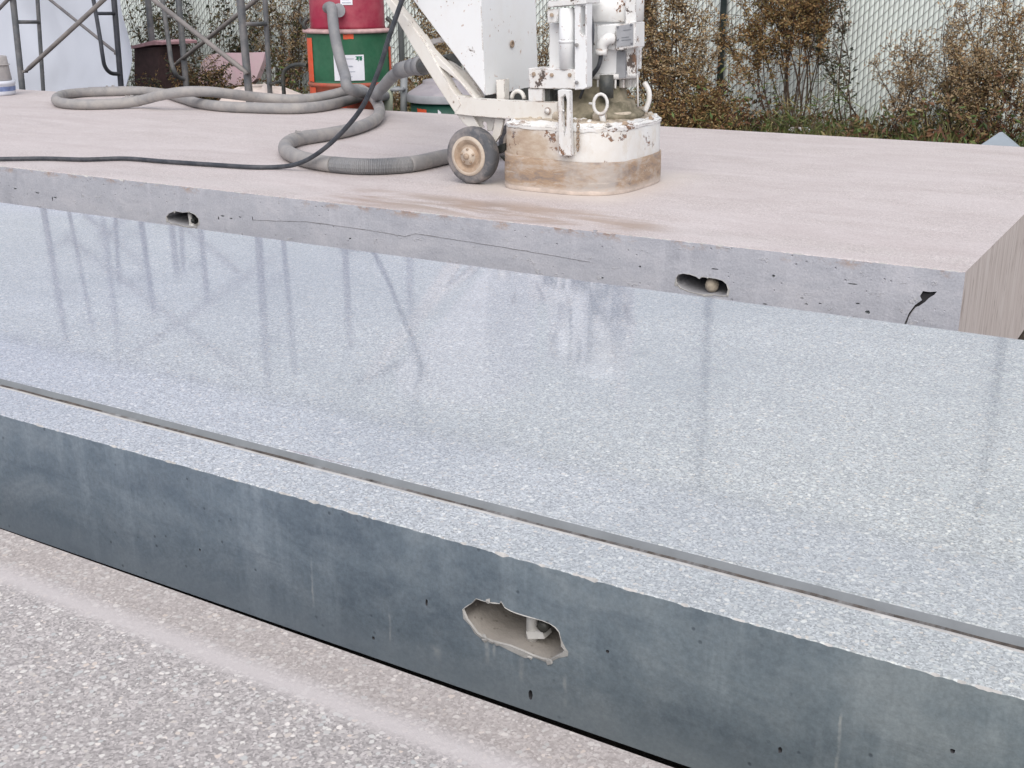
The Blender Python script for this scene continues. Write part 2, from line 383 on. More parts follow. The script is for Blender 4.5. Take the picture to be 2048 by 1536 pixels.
M_DGREEN = simple('dark_green_drum_paint', (.012, .07, .05), .5, .25, 6)
M_RED = simple('red_vacuum_paint', (.29, .014, .045), .5, .16, 6, dust=((.42, .11, .13), .4))
M_DRUMRED = simple('drum_base_red', (.42, .085, .05), .6, .4, 10, dust=((.30, .16, .10), .6))
M_ORANGE = simple('orange_paint', (.75, .10, .035), .6, .15, 16, dust=((.62, .20, .12), .4))
M_RIMDUST = simple('dusty_drum_rim', (.50, .34, .33), .7, .3, 14)
M_PAPER = simple('white_paper', (.78, .79, .84), .7, .03, 8)
M_INK = simple('grey_ink', (.40, .43, .50), .7, .1, 40)
M_INK2 = simple('faded_ink', (.20, .21, .23), .7, .1, 40)
M_EMBL = simple('green_ink', (.02, .17, .10), .7, .1, 40)
M_LID = simple('dusty_grey_lid', (.27, .255, .275), .6, .12, 7, dust=((.38, .35, .36), .5))
M_SCAF = simple('scaffold_steel_paint', (.105, .115, .125), .5, .25, 8, dust=((.27, .25, .24), .5))
M_SCAFD = simple('dark_scaffold_paint', (.045, .05, .065), .45, .3, 8, dust=((.14, .14, .15), .3))
M_BRACE = simple('galvanised_brace', (.16, .15, .145), .55, .2, 10, dust=((.30, .27, .25), .45))
M_BRACED = simple('dark_brace', (.12, .115, .12), .55, .2, 10, dust=((.24, .215, .20), .5))
M_TARP = simple('white_tarpaulin', (.62, .66, .74), .45, .02, 3)
M_PINK = simple('pink_board', (.66, .47, .52), .7, .08, 6, dust=((.60, .52, .50), .4))
M_SACK = simple('cream_sack', (.70, .60, .54), .7, .08, 10)
M_WOODD = simple('dark_timber', (.075, .045, .045), .8, .3, 10)
M_PLANK = simple('faded_pink_plank', (.46, .27, .29), .8, .2, 12)
M_PAIL = simple('dusty_pail', (.36, .345, .34), .7, .15, 9, dust=((.48, .44, .42), .6))
M_TUB = simple('white_tub', (.66, .69, .76), .5, .08, 9)
M_TUBB = simple('blue_tub_print', (.16, .21, .38), .6, .3, 25)
M_SLAT = simple('white_privacy_slat', (.745, .805, .77), .45, .06, 2.5)
M_WIRE = simple('chain_link_wire', (.055, .07, .065), .5, .3, 30)
M_POST = simple('dark_fence_post', (.045, .065, .065), .5, .25, 7, dust=((.12, .14, .13), .4))
M_POSTG = simple('grey_fence_post', (.24, .255, .265), .55, .15, 7)
M_TIMBER = simple('timber_bearer', (.20, .14, .09), .85, .3, 6)
M_STONE = simple('grey_sheet', (.27, .31, .345), .6, .08, 9)
M_PIPE = simple('khaki_pipe', (.30, .33, .25), .6, .25, 9)
def leaf(name, cols, rough=.6):
    M = Mat(name, rough, .3)
    g = M.n('ShaderNodeAttribute', attribute_name='tint').outputs['Fac']
    st = [(i/(len(cols)-1), c) for i, c in enumerate(cols)]
    M.color(M.ramp(g, st)); return M.m
M_DRY = leaf('dry_brown_leaves', [(.075, .04, .024), (.18, .095, .045), (.28, .165, .07), (.33, .225, .10), (.20, .175, .065), (.38, .29, .17)])
M_SEED = leaf('seed_heads', [(.19, .12, .065), (.31, .215, .12), (.42, .33, .20), (.26, .16, .08)])
M_OLIVE = leaf('olive_leaves', [(.03, .035, .015), (.07, .075, .03), (.13, .12, .045), (.11, .06, .03), (.20, .16, .07)])
M_VINE = leaf('vine_leaves', [(.018, .022, .018), (.04, .05, .03), (.085, .09, .05), (.12, .07, .045), (.17, .14, .09)])
M_GRASS = leaf('grass_blades', [(.025, .045, .012), (.06, .10, .025), (.11, .16, .045), (.16, .13, .05), (.33, .28, .14)])
M_LITTER = leaf('leaf_litter', [(.035, .018, .012), (.09, .04, .022), (.16, .08, .04), (.06, .06, .022), (.21, .13, .075)])
M_STEM = simple('dark_stem', (.065, .043, .03), .8, .4, 20)
M_STEMP = simple('pale_stem', (.16, .11, .075), .8, .3, 20)
def soil():
    M = Mat('dark_soil', .95); n = M.noise(3, 8, .75)
    return M.color(M.ramp(n, [(.3, (.022, .017, .013)), (.55, (.055, .04, .028)), (.75, (.10, .075, .05))])).bump(M.noise(14, 7, .7), .8, .03).m
M_SOIL = soil()

# ------------------------------------------------------------------ ground
g = MB(); n = 90; half = 300
def gp(i):
    t = (i/n-.5)*2; return half*(.05*t+.95*t**5)
V = []
for j in range(n+1):
    for i in range(n+1):
        x, y = gp(i)-3, gp(j)+5
        V.append((x, y, GZ-.02 + .05*nz(x*.4, y*.4, 0) if y > 7.6 else GZ-.02))
g.add(V, [(j*(n+1)+i, j*(n+1)+i+1, (j+1)*(n+1)+i+1, (j+1)*(n+1)+i) for j in range(n) for i in range(n)], 0, True)
g.build('ground', M_SOIL, kind='structure')

# ------------------------------------------------------------------ the three cast slabs
TH = .252
def irregular(cx, cz, a, b, n=26, sq=.55, jit=.08, seed=0, tilt=0):
    """rounded irregular hole outline in the face plane, as (x, z)"""
    P = []
    for k in range(n):
        t = 2*math.pi*k/n; c, s_ = math.cos(t), math.sin(t)
        r = 1+jit*nz(c*2.3+seed, s_*2.3, seed*.7)+jit*.6*nz(c*7+seed, s_*7, 3)
        x = math.copysign(abs(c)**sq, c)*a*r; z = math.copysign(abs(s_)**sq, s_)*b*r
        P.append((cx+x+tilt*z, cz+z))
    return P
def slab(name, label, x0, x1, y0, y1, top_mat, face_mat, pock_mat, holes, xs, rough_edge, groove=None, TH=.252):
    mb = MB(); N = len(xs)
    e = []
    for i, x in enumerate(xs):
        q = abs(nz(x*23, y0, 1.3))*.35 + max(0, nz(x*75, y0, 4))*.9 + max(0, nz(x*190, y0, 8))*.8 + max(0, 4*(nz(x*34, 7, y0)-.42))*(1+nz(x*140, 3, 1))
        e.append(rough_edge*(.35+q))
    e[0] = e[-1] = .001
    prof = [(y0+.02, 0.0)]
    if groove:
        gy = groove
        prof += [(gy-.007, 0), (gy-.005, .0008), (gy-.0015, .0006), (gy-.0005, -.012), (gy+.006, -.0145), (gy+.0225, -.0085), (gy+.0285, -.003), (gy+.032, -.0002), (gy+.0345, .0006), (gy+.038, 0)]
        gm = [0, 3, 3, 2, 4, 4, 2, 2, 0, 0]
    prof += [(y0+(y1-y0)*.3, 0), (y0+(y1-y0)*.65, 0), (y1-.003, 0), (y1, -.004)]
    # chamfered crumbling front edge
    A = [(x, y0+e[i]*.9, -.0002) for i, x in enumerate(xs)]
    B = [(x, y0, -e[i]) for i, x in enumerate(xs)]
    rows = [B, A] + [[(x, yy+(.0012*nz(x*9, yy*60, 2) if groove and abs(yy-groove) < .03 else 0), zz + (.0012*nz(x*14, yy*40, 9) if groove and zz < -.002 else 0)) for x in xs] for yy, zz in prof]
    V = [p for r_ in rows for p in r_]
    for j in range(len(rows)-1):
        if j == 0: mi = 3
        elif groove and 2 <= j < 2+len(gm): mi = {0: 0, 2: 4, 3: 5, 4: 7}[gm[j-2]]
        else: mi = 0
        for i in range(N-1):
            mb.f.append([j*N+i, j*N+i+1, (j+1)*N+i+1, (j+1)*N+i]); mb.m.append(mi if j or e[i]+e[i+1] > rough_edge*1.5 else 0); mb.s.append(False)
    mb.v += V
    # front face with its pockets cut out
    zb = lambda x: -TH - (.0052*max(0, -.5-x) if groove else 0)
    outer = [Vector(p) for p in B] + [Vector((x1, y0, -TH)), Vector((-.5 if groove else (x0+x1)/2, y0, -TH)), Vector((x0, y0, zb(x0)))]
    loops = [outer] + [[Vector((x, y0, z)) for x, z in h['loop']] for h in holes]
    flat = [p for l in loops for p in l]
    mb.add(flat, [tuple(t) for t in tessellate_polygon(loops)], 1)
    for h in holes:
        L = h['loop']; k = len(L); cx = sum(p[0] for p in L)/k; cz = sum(p[1] for p in L)/k
        rings = []
        for (d, s_) in h['depth']:
            rings.append([(cx+(x-cx)*s_, y0+d, cz+(z-cz)*s_ + .0) for x, z in L])
        Vh = [p for r_ in rings for p in r_]
        F = [(j*k+i, j*k+(i+1) % k, (j+1)*k+(i+1) % k, (j+1)*k+i) for j in range(len(rings)-1) for i in range(k)]
        mb.add(Vh, F, h.get('mat', 2), True)
        mb.add(rings[-1], [list(range(k))], h.get('mat', 2))
        if h.get('rim'):
            lo, hi = h['rim']; R_ = random.Random(h.get('seed', 1)); outl = []
            for i, (x, z) in enumerate(L):
                q = lo + (hi-lo)*max(0, .5+.9*nz(i*.9+h.get('seed', 1), 2, 5))**1.5
                q *= (1.2 if z < cz else .22)*(1+.8*nz(i*2.3, 7, 1))
                d_ = Vector((x-cx, z-cz)).normalized()
                outl.append((x+d_.x*q, y0-.0006, z+d_.y*q))
            inn = [(x, y0-.0014, z) for x, z in L]; inn2 = [(cx+(x-cx)*.985, y0+.002, cz+(z-cz)*.985) for x, z in L]
            mb.add(outl+inn+inn2, [(i, (i+1) % k, k+(i+1) % k, k+i) for i in range(k)] + [(k+i, k+(i+1) % k, 2*k+(i+1) % k, 2*k+i) for i in range(k)], 5)
        if h.get('rim'):
            for q_ in range(16):
                i = R_.randrange(k); x, z = L[i]
                if z > cz and R_.random() < .65: continue
                u_ = R_.uniform(.002, .0075); c_ = Vector((x+R_.uniform(-.004, .004), y0-.0008, z+R_.uniform(-.005, .002)))
                ring = [c_+Vector((u_*R_.uniform(.5, 1.2)*math.cos(t), R_.uniform(-.0015, 0), u_*R_.uniform(.25, 1.1)*math.sin(t))) for t in [2*math.pi*w_/6 for w_ in range(6)]]
                mb.add(ring+[c_+Vector((u_*.3, -.0016, u_*.2)), c_+Vector((0, .003, 0))], [(w_, (w_+1) % 6, 6) for w_ in range(6)]+[((w_+1) % 6, w_, 7) for w_ in range(6)], 5)
    # ends, back, bottom
    mb.add([(x1, y0, -.001), (x1, y0, -TH), (x1, y1, -TH), (x1, y1, -.004)], [(0, 1, 2, 3)], 6)
    mb.add([(x1, y0, -.001), (x1, y0+.02, 0), (x1, y1-.003, 0), (x1, y1, -.004)], [(0, 1, 2, 3)], 6)
    mb.add([(x0, y0, 0), (x0, y0, -TH), (x0, y1, -TH), (x0, y1, -.004)], [(0, 1, 2, 3)], 1)
    mb.add([(x0, y1, -.004), (x1, y1, -.004), (x1, y1, -TH), (x0, y1, -TH)], [(0, 1, 2, 3)], 1)
    mb.add([(x0, y0, -TH), (x1, y0, -TH), (x1, y1, -TH), (x0, y1, -TH)], [(0, 1, 2, 3)], 1)
    o = mb.build(name, [top_mat, face_mat, pock_mat, M_CEM, M_GROOVE, M_CEM, M_END, M_SHADE_DIRT, M_VOID], fix=False)
    o['label'] = label; o['category'] = 'concrete slab'; o['group'] = 'precast slabs laid side by side'
    return o
def xs_range(x0, x1, fine_from, step):
    xs = [x0]
    while xs[-1] < x1-step:
        xs.append(xs[-1]+(step if xs[-1] > fine_from else .12))
    return xs+[x1]
POCKET = [(0, 1), (.002, .99), (.08, .98), (.165, .95), (.20, .75), (.205, .4)]
# pocket outlines traced as real recesses in the faces
hm = [aty(x, y, 1.284) for x, y in [(926, 1219), (935, 1212), (944, 1206), (953, 1197), (962, 1200), (975, 1204), (990, 1207), (1000, 1207), (1003, 1203), (1010, 1215), (1022, 1222), (1032, 1226), (1050, 1232), (1070, 1237), (1085, 1241), (1100, 1247), (1110, 1254), (1118, 1263), (1122, 1278), (1123, 1292), (1130, 1300), (1125, 1306), (1112, 1313), (1100, 1320), (1085, 1317), (1065, 1310), (1045, 1301), (1020, 1291), (1000, 1286), (985, 1282), (968, 1275), (955, 1266), (944, 1251), (934, 1238)]]
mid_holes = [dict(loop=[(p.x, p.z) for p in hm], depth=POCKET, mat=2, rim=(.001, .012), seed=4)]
for (px, py, a, b) in [(1061, 1390, .0035, .008), (1215, 1303, .003, .003), (747, 1276, .003, .003), (853, 1205, .002, .006), (1560, 1500, .003, .005), (1905, 1502, .003, .003), (400, 1100, .002, .003)]:
    p = aty(px, py, 1.284); mid_holes.append(dict(loop=irregular(p.x, p.z, a, b, 9, .8, .3, px), depth=[(0, 1), (.006, .7)], mat=8))
slab_mid = slab('concrete_slab', 'polished speckled grey slab with dark blue grey front face and a groove along its front edge',
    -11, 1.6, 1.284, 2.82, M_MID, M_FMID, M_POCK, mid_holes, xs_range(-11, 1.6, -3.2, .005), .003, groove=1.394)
hb = [aty(x, y, 3.46) for x, y in [(1352, 556), (1357, 549), (1366, 547), (1380, 549), (1392, 553), (1399, 558), (1403, 554), (1415, 555), (1430, 557), (1445, 561), (1453, 568), (1456, 579), (1453, 591), (1440, 592), (1425, 589), (1410, 589), (1395, 587), (1378, 583), (1362, 576), (1353, 567)]]
hc = [aty(x, y, 3.46) for x, y in [(333, 434), (338, 427), (350, 422), (365, 425), (378, 424), (390, 429), (397, 437), (398, 447), (392, 454), (375, 454), (358, 449), (343, 446), (335, 442)]]
crack = [aty(x, y, 3.46) for x, y in [(1846, 582), (1858, 584), (1874, 583), (1868, 590), (1858, 596), (1850, 604), (1838, 612), (1832, 614), (1820, 628), (1812, 650), (1808, 649), (1818, 626), (1830, 610), (1844, 600), (1840, 592)]]
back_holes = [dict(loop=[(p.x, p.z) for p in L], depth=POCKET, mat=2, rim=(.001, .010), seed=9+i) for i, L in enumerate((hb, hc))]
back_holes.append(dict(loop=[(p.x, p.z) for p in crack], depth=[(0, 1), (.014, .8)], mat=8))
for (px, py, a, b) in [(1735, 624, .007, .005), (1715, 607, .006, .0025), (1640, 607, .006, .0015), (1547, 552, .005, .004), (1604, 596, .006, .0015), (1530, 608, .006, .002), (1612, 608, .006, .0015), (445, 432, .012, .003), (462, 437, .010, .003), (437, 436, .003, .007), (505, 437, .002, .010), (480, 434, .008, .002), (1190, 462, .008, .003), (700, 477, .006, .003), (75, 386, .014, .003), (110, 395, .012, .003), (105, 398, .003, .012), (30, 377, .012, .003), (1205, 556, .005, .003), (1280, 533, .004, .003), (1430, 538, .012, .002), (1705, 568, .014, .002)]:
    p = aty(px, py, 3.46); back_holes.append(dict(loop=irregular(p.x, p.z, a, b, 10, .8, .4, px), depth=[(0, 1), (.008, .7)], mat=8 if b > .0065 else 4))
slab_back = slab('concrete_slab', 'wide dusty pinkish slab under the floor grinder, with grey front face and open right end',
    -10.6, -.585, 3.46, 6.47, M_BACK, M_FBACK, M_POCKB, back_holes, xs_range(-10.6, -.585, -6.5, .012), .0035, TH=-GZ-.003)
slab_near = slab('concrete_slab', 'coarse speckled beige slab with exposed stone chips, nearest at the bottom of the view',
    -7, 3, -1.1, .964, M_NEAR, M_FMID, M_POCK, [], xs_range(-7, 3, -3, .05), .002)
# hairline cracks of the back slab's face: thin sunk strips
def crack_strip(pix, wdt, name='hairline_crack'):
    mb = MB(); P = [aty(x, y, 3.458) for x, y in pix]; Q = []
    for i in range(len(P)-1):
        for k in range(6):
            t = k/6; p = P[i].lerp(P[i+1], t); p.z += .0025*nz(p.x*40, 3, 1); Q.append(p)
    Q.append(P[-1])
    for i in range(len(Q)-1):
        a, b = Q[i], Q[i+1]; wa = wdt*(.45+max(0, .2+nz(i*.33, 1, 2))*1.5)
        mb.add([a+Vector((0, .0004, wa)), b+Vector((0, .0004, wa)), b+Vector((0, .0004, -wa*.6)), a+Vector((0, .0004, -wa*.6)),
                a+Vector((0, .004, wa)), b+Vector((0, .004, wa)), b+Vector((0, .004, -wa*.6)), a+Vector((0, .004, -wa*.6))],
               [(0, 1, 2, 3), (0, 4, 5, 1), (3, 2, 6, 7)])
    mb.build(name, M_CRACK, slab_back)
crack_strip([(505, 440), (560, 442), (610, 443), (700, 455), (760, 464), (810, 473), (830, 467), (900, 478), (990, 492), (1080, 507), (1180, 524)], .0007)
crack_strip([(1808, 650), (1822, 626), (1832, 613)], .0015)
# lifting anchors down in the pockets
def anchor(px, py, Y, slab_o, kind):
    mb = MB(); c = aty(px, py, Y)+Vector((0, .035, 0))
    if kind == 'knob':
        mb.lathe([(0, -.024), (.013, -.022), (.021, -.012), (.023, 0), (.020, .012), (.011, .021), (0, .024)], c, 18, 0, 'Z', wob=lambda a, h: .08*nz(math.cos(a)*2, math.sin(a)*2, h*60))
        mb.tube([c+Vector((0, .03, .0)), c], .009)
        mb.build('lifting_anchor', [M_CAKE], slab_o)
    else:
        k = .9
        mb.tube([c+Vector((0, 0, -.05*k)), c+Vector((.001, 0, 0)), c+Vector((0, -.004, .045*k))], .0095, 10, 0)
        mb.box(c+Vector((.024, .004, -.004)), (.016, .02, .03), Matrix.Rotation(.4, 3, 'Y'), 1)
        mb.lathe([(0, -.008), (.009, -.007), (.009, .006), (0, .008)], c+Vector((.028, -.012, -.004)), 10, 1, 'Y')
        mb.box(c+Vector((.012, .0, -.026)), (.03, .022, .012), Matrix.Rotation(-.3, 3, 'Y'), 0)
        mb.build('lifting_anchor', [M_PALE, M_DARKM], slab_o)
anchor(1040, 1250, 1.284, slab_mid, 'pin'); anchor(1416, 574, 3.46, slab_back, 'knob'); anchor(369, 440, 3.46, slab_back, 'pin')
for (x, y0, y1) in [(-3.8, 1.32, 2.78), (.4, 1.32, 2.78)]:
    mb = MB(); mb.box((x, (y0+y1)/2, (GZ-TH)/2-.001), (.16, y1-y0, -TH-GZ-.002))
    mb.build('timber_bearer', M_TIMBER, bevel=.006, label='squared timber bearer carrying a concrete slab clear of the ground', category='timber', group='timber bearers under the slabs')

# ------------------------------------------------------------------ floor grinder
YN = 4.13
GR = thing('floor_grinder', 'battered white concrete floor grinder with chipped paint standing on the back slab', 'floor grinder', (-2.31, 4.36, 0))
def gpart(mb, name, mats, bevel=0, parent=None, **t): return mb.build(name, mats, parent or GR, bevel, **t)
SX, SY, HX, HY, CR = -2.312, 4.365, .268, .305, .17
def shroud_ring(z, grow=0, n=96, jit=0, seed=0):
    P = []
    for k in range(n):
        t = 2*math.pi*k/n; c, s_ = math.cos(t), math.sin(t)
        # superellipse, squarer at the rear, bowed at the front
        ex = .62 if c > 0 else .45
        x = math.copysign(abs(c)**ex, c)*(HX+grow); y = math.copysign(abs(s_)**.55, s_)*(HY+grow)
        if c > 0: x += .012*(1-abs(s_))
        q = jit*nz(c*3+seed, s_*3, z*30)
        P.append(Vector((SX+x*(1+q), SY+y*(1+q), z)))
    return P
def skin(mb, rings, mi=0, smooth=True, cap_top=None, cap_bot=None):
    n_ = len(rings[0]); V = [p for r_ in rings for p in r_]
    mb.add(V, [(j*n_+k, j*n_+(k+1) % n_, (j+1)*n_+(k+1) % n_, (j+1)*n_+k) for j in range(len(rings)-1) for k in range(n_)], mi, smooth)
    if cap_top is not None: mb.add(rings[-1], [list(range(n_))], cap_top)
    if cap_bot is not None: mb.add(rings[0], [list(range(n_))[::-1]], cap_bot)
mb = MB(); skin(mb, [shroud_ring(.10), shroud_ring(.248), shroud_ring(.256, -.004)], 0, True)
skin(mb, [shroud_ring(.256, -.004), shroud_ring(.256, -.03)], 0, False)
shroud = gpart(mb, 'shroud', M_SHROUD)
mb = MB(); zt = lambda p: .0
ringA = [shroud_ring(z, .006+gw, jit=.004, seed=2) for z, gw in ((.018, .001), (.06, .002), (.11, .001), (.136, 0))]
for k, p in enumerate(ringA[-1]): p.z += .016*(-(p.x-SX)/HX)*.5 + .003*nz(p.x*12, p.y*12, 1)
for k, p in enumerate(ringA[0]): p.z += .004*(-(p.x-SX)/HX)
skin(mb, ringA); top2 = [p+Vector(((SX-p.x)*.02, (SY-p.y)*.02, .001)) for p in ringA[-1]]; skin(mb, [ringA[-1], top2])
gpart(mb, 'rubber_skirt', M_SKIRT)
mb = MB(); skin(mb, [shroud_ring(.001, .005, jit=.004, seed=5), shroud_ring(.012, .008, jit=.004, seed=5), shroud_ring(.026, .005, jit=.003, seed=5)], 0, True); gpart(mb, 'brush_lip', M_LIP)
# caked rim and deck
mb = MB(); rr = []
for z, gw in ((.250, .002), (.262, .003), (.266, -.004), (.268, -.022), (.279, -.026), (.284, -.045), (.287, -.085), (.292, -.12)):
    q = shroud_ring(z, gw, 160, .010, z*9)
    for k, p in enumerate(q): p.z += .003*nz(p.x*26, p.y*26, z*20)+.005*nz(p.x*80, p.y*80, z*60)+.003*nz(p.x*200, p.y*200, 3)
    rr.append(q)
skin(mb, rr[:5], 1, False); skin(mb, rr[4:], 0, False, cap_top=0)
for k in range(70):
    a = R.uniform(0, 6.28); q_ = R.uniform(.72, .93); p = Vector((SX+HX*q_*math.cos(a), SY+HY*q_*math.sin(a), .284)); z_ = R.uniform(.004, .013)
    mb.lathe([(z_*1.4, -.004), (z_, z_*.6), (0, z_)], p, 6, R.randint(0, 1), smooth=False, wob=lambda t, h: .4*nz(t+k, h*50, k))
gpart(mb, 'deck', [M_CAKE, M_PAINT2])
mb = MB(); mb.lathe([(.20, .28), (.205, .30), (.17, .315), (.16, .345), (.13, .35), (.125, .40), (.105, .405), (.10, .44)], (SX+.05, SY, 0), 40, 0, wob=lambda a, h: .03*nz(math.cos(a)*4, math.sin(a)*4, h*30))
gpart(mb, 'gear_housing', M_KHAKI)
mb = MB()
for k in range(7):
    mb = MB(); a = .5+k*.82; mb.lathe([(.03, .285), (.03, .305), (.022, .315), (0, .317)], (SX+.03+.21*math.cos(a)*.95, SY+.23*math.sin(a), 0), 10, 0)
    gpart(mb, 'cover_bolt', M_CAKE)
for k in range(16):       # hold-down bolts round the rim
    a = .15+k*2*math.pi/16; q_ = shroud_ring(.27, -.02)[int(96*a/(2*math.pi)) % 96]
    mb = MB(); mb.lathe([(.010, .0), (.010, .008), (.006, .011), (0, .012)], q_, 6, 0, smooth=False); mb.lathe([(.015, -.002), (.015, .002)], q_, 14, 0); gpart(mb, 'rim_bolt', M_HUB2 if k % 3 == 0 else M_PAINT2)
mb = MB()
for k in range(9):        # short hanging chain beside the latch
    c_ = Vector((-2.175, 4.052, .285-.0125*k)); A_ = [c_+Vector((.0065*math.cos(t), 0, .010*math.sin(t))) if k % 2 else c_+Vector((0, .0065*math.cos(t), .010*math.sin(t))) for t in [2*math.pi*w_/10 for w_ in range(11)]]
    mb.tube(A_, .0022, 5, 0, False)
gpart(mb, 'chain', M_HUB2)
mb = MB(); mb.tube(spline([aty(1180, 20, 4.2), aty(1186, 60, 4.18), aty(1182, 110, 4.19), aty(1176, 150, 4.2), aty(1160, 196, 4.22)], 6), .006, 8); gpart(mb, 'control_lead', M_CABLE)
for (bx, by) in ((1154, 90), (1154, 165), (1104, 150), (1140, 150), (1068, 148), (1104, 30)):
    mb = MB(); mb.lathe([(.008, 0), (.008, .006), (0, .007)], aty(bx, by, 4.124), 6, 0, 'Y', smooth=False); gpart(mb, 'bracket_bolt', M_STEEL if bx % 4 else M_HUB2)
# motor
MX, MY = -2.225, 4.40
mb = MB(); mb.tube([aty(1213, 150, 4.24), aty(1213, 196, 4.24)], .028, 14); gpart(mb, 'drive_coupling', M_DARKM)
mb = MB(); mb.lathe([(.062, .280), (.064, .305), (.058, .309), (.03, .311), (.028, .325), (0, .326)], (SX+.175, SY-.06, 0), 24, 0); gpart(mb, 'bearing_cap', M_CAKE)
mb = MB(); mb.box((SX-.02, SY-.07, .33), (.13, .10, .09), Matrix.Rotation(.15, 3, 'Z')); gpart(mb, 'lock_block', M_DARKM, .008)
mb = MB()
prof = [(.118, .455), (.122, .462), (.122, .72), (.128, .725), (.128, .745), (.132, .75), (.132, .80), (.12, .83), (.05, .845), (0, .846)]
mb.lathe(prof, (MX, MY, 0), 40, 0)
for k in range(14):
    a = -.6+k*.17
    mb.box((MX+.128*math.cos(a), MY+.128*math.sin(a), .60), (.016, .005, .26), Matrix.Rotation(a, 3, 'Z'), 0)
motor = gpart(mb, 'motor', M_PAINT)
mb = MB(); mb.lathe([(.134, .655), (.140, .66), (.140, .735), (.134, .742)], (MX, MY, 0), 40, 0); gpart(mb, 'motor_band', M_PAINT2, parent=motor)
mb = MB(); mb.lathe([(.13, .435), (.13, .456)], (MX, MY, 0), 32, 0)
for k in range(22):
    a = k*2*math.pi/22; mb.box((MX+.112*math.cos(a), MY+.112*math.sin(a), .425), (.03, .007, .05), Matrix.Rotation(a, 3, 'Z'), 0)
mb.lathe([(.08, .39), (.085, .435)], (MX, MY, 0), 24, 1)
gpart(mb, 'cooling_fins', [M_PAINT2, M_DARKM])
def quad_px(pts, Y, ext): return [aty(x, y, Y) for x, y in pts], ext
def plate(mb, pts, Y, t, mi=0, holes=()):
    mb.prism([aty(x, y, Y) for x, y in pts], (0, t, 0), mi, [[aty(x, y, Y) for x, y in h] for h in holes])
# junction box with plate, conduit elbow and lead
JY = 4.27
mb = MB(); plate(mb, [(1193, 50), (1232, 47), (1230, 101), (1193, 96)], JY, .07); jb = gpart(mb, 'junction_box', M_PAINT, .006)
mb = MB(); plate(mb, [(1231, 50), (1271, 44), (1271, 95), (1231, 102)], JY-.012, .085); gpart(mb, 'box_cover', M_PAINT2, .004, jb)
mb = MB(); plate(mb, [(1233, 52), (1266, 47), (1266, 90), (1233, 94)], JY-.016, .003); gpart(mb, 'cover_plate', M_GREYM, 0, jb)
mb = MB()
for yy, x0, x1 in ((60, 1246, 1262), (75, 1243, 1258), (80, 1243, 1262)):
    plate(mb, [(x0, yy), (x1, yy-2), (x1, yy-.8), (x0, yy+1.2)], JY-.0175, .001)
gpart(mb, 'plate_text', M_INK2, 0, jb)
for bx, by in ((1236, 54), (1263, 49), (1236, 79), (1264, 86)): mb = MB(); mb.lathe([(.004, 0), (.004, .006), (0, .007)], aty(bx, by, JY-.016), 8, 0, 'Y'); gpart(mb, 'screw', M_INK2, 0, jb)
mb = MB(); mb.tube(spline([aty(1226, 78, JY-.01), aty(1215, 78, JY-.03), aty(1205, 88, JY-.035), aty(1203, 104, JY-.03)], 6), .022, 12)
mb.tube([aty(1203, 98, JY-.03), aty(1203, 110, JY-.03)], .025, 12); gpart(mb, 'conduit_elbow', M_PAINT2)
mb = MB(); mb.tube(spline([aty(1203, 104, JY-.03), aty(1198, 130, JY-.03), aty(1185, 150, JY-.02), aty(1168, 172, JY+.02)], 6), .009, 8); gpart(mb, 'motor_lead', M_CABLE)
mb = MB(); plate(mb, [(1250, 0), (1271, -3), (1271, 152), (1254, 153)], 4.30, .01); plate(mb, [(1255, -120), (1271, -120), (1271, -3), (1250, 0)], 4.30, .01)
gpart(mb, 'side_guard', M_PAINT2, .002)
mb = MB(); plate(mb, [(1228, 104), (1250, 102), (1250, 156), (1226, 158)], 4.31, .01); gpart(mb, 'guard_panel', M_GREYM, .002)
mb = MB(); mb.tube([aty(1275, 150, 4.36), aty(1276, 214, 4.36)], .004, 6); mb.tube(spline([aty(1288, 165, 4.42), aty(1297, 180, 4.42), aty(1298, 200, 4.42), aty(1290, 222, 4.42)], 5), .011, 8)
gpart(mb, 'rear_bracket', M_PAINT2)
# column carrying the head: channel, tube, cross box, bracket
CY = 4.13
mb = MB(); plate(mb, [(1148.5, 6), (1173, 3), (1173, 175), (1166, 179), (1149, 180)], CY, .05, 0, [[(1161, 12), (1170, 11), (1170, 70), (1165, 73), (1160, 66)]])
mb.prism([aty(1149, 6, CY+.05), aty(1173, 3, CY+.05), aty(1173, 176, CY+.05), aty(1149, 179, CY+.05)], (0, .008, 0)); ch = gpart(mb, 'slotted_channel', M_PAINT, .003)
mb = MB(); a, b = aty(1133.5, 16, CY+.02), aty(1134, 139, CY+.02); mb.tube([b, a], .030, 20)
mb.tube([aty(1133.5, 80, CY+.02), aty(1133.5, 86, CY+.02)], .0315, 20); gpart(mb, 'column_tube', M_PAINT)
mb = MB(); plate(mb, [(1056, 136), (1149, 139), (1149, 178), (1058, 177)], CY-.005, .11); gpart(mb, 'cross_box', M_PAINT2, .005)
mb = MB(); plate(mb, [(1094, 20), (1117, 17), (1114, 45), (1095, 46)], CY, .05); plate(mb, [(1098, 46), (1150, 46), (1150, 138), (1098, 137)], CY+.052, .03)
plate(mb, [(1096, 2), (1172, -4), (1172, 7), (1118, 12), (1094, 15)], CY-.01, .12); gpart(mb, 'column_bracket', M_PAINT2, .003)
mb = MB(); plate(mb, [(1056, 177), (1085, 178), (1085, 203), (1057, 203)], CY, .03); gpart(mb, 'column_foot', M_PAINT2, .002); mb = MB(); plate(mb, [(1088, 178), (1100, 178), (1100, 203), (1088, 203)], CY+.02, .03, 1); gpart(mb, 'column_core', [M_PAINT2, M_DARKM], .002); mb = MB(); plate(mb, [(1100, 179), (1118, 180), (1118, 205), (1100, 205)], CY+.12, .05, 1)
gpart(mb, 'column_core', [M_PAINT2, M_DARKM], .002)
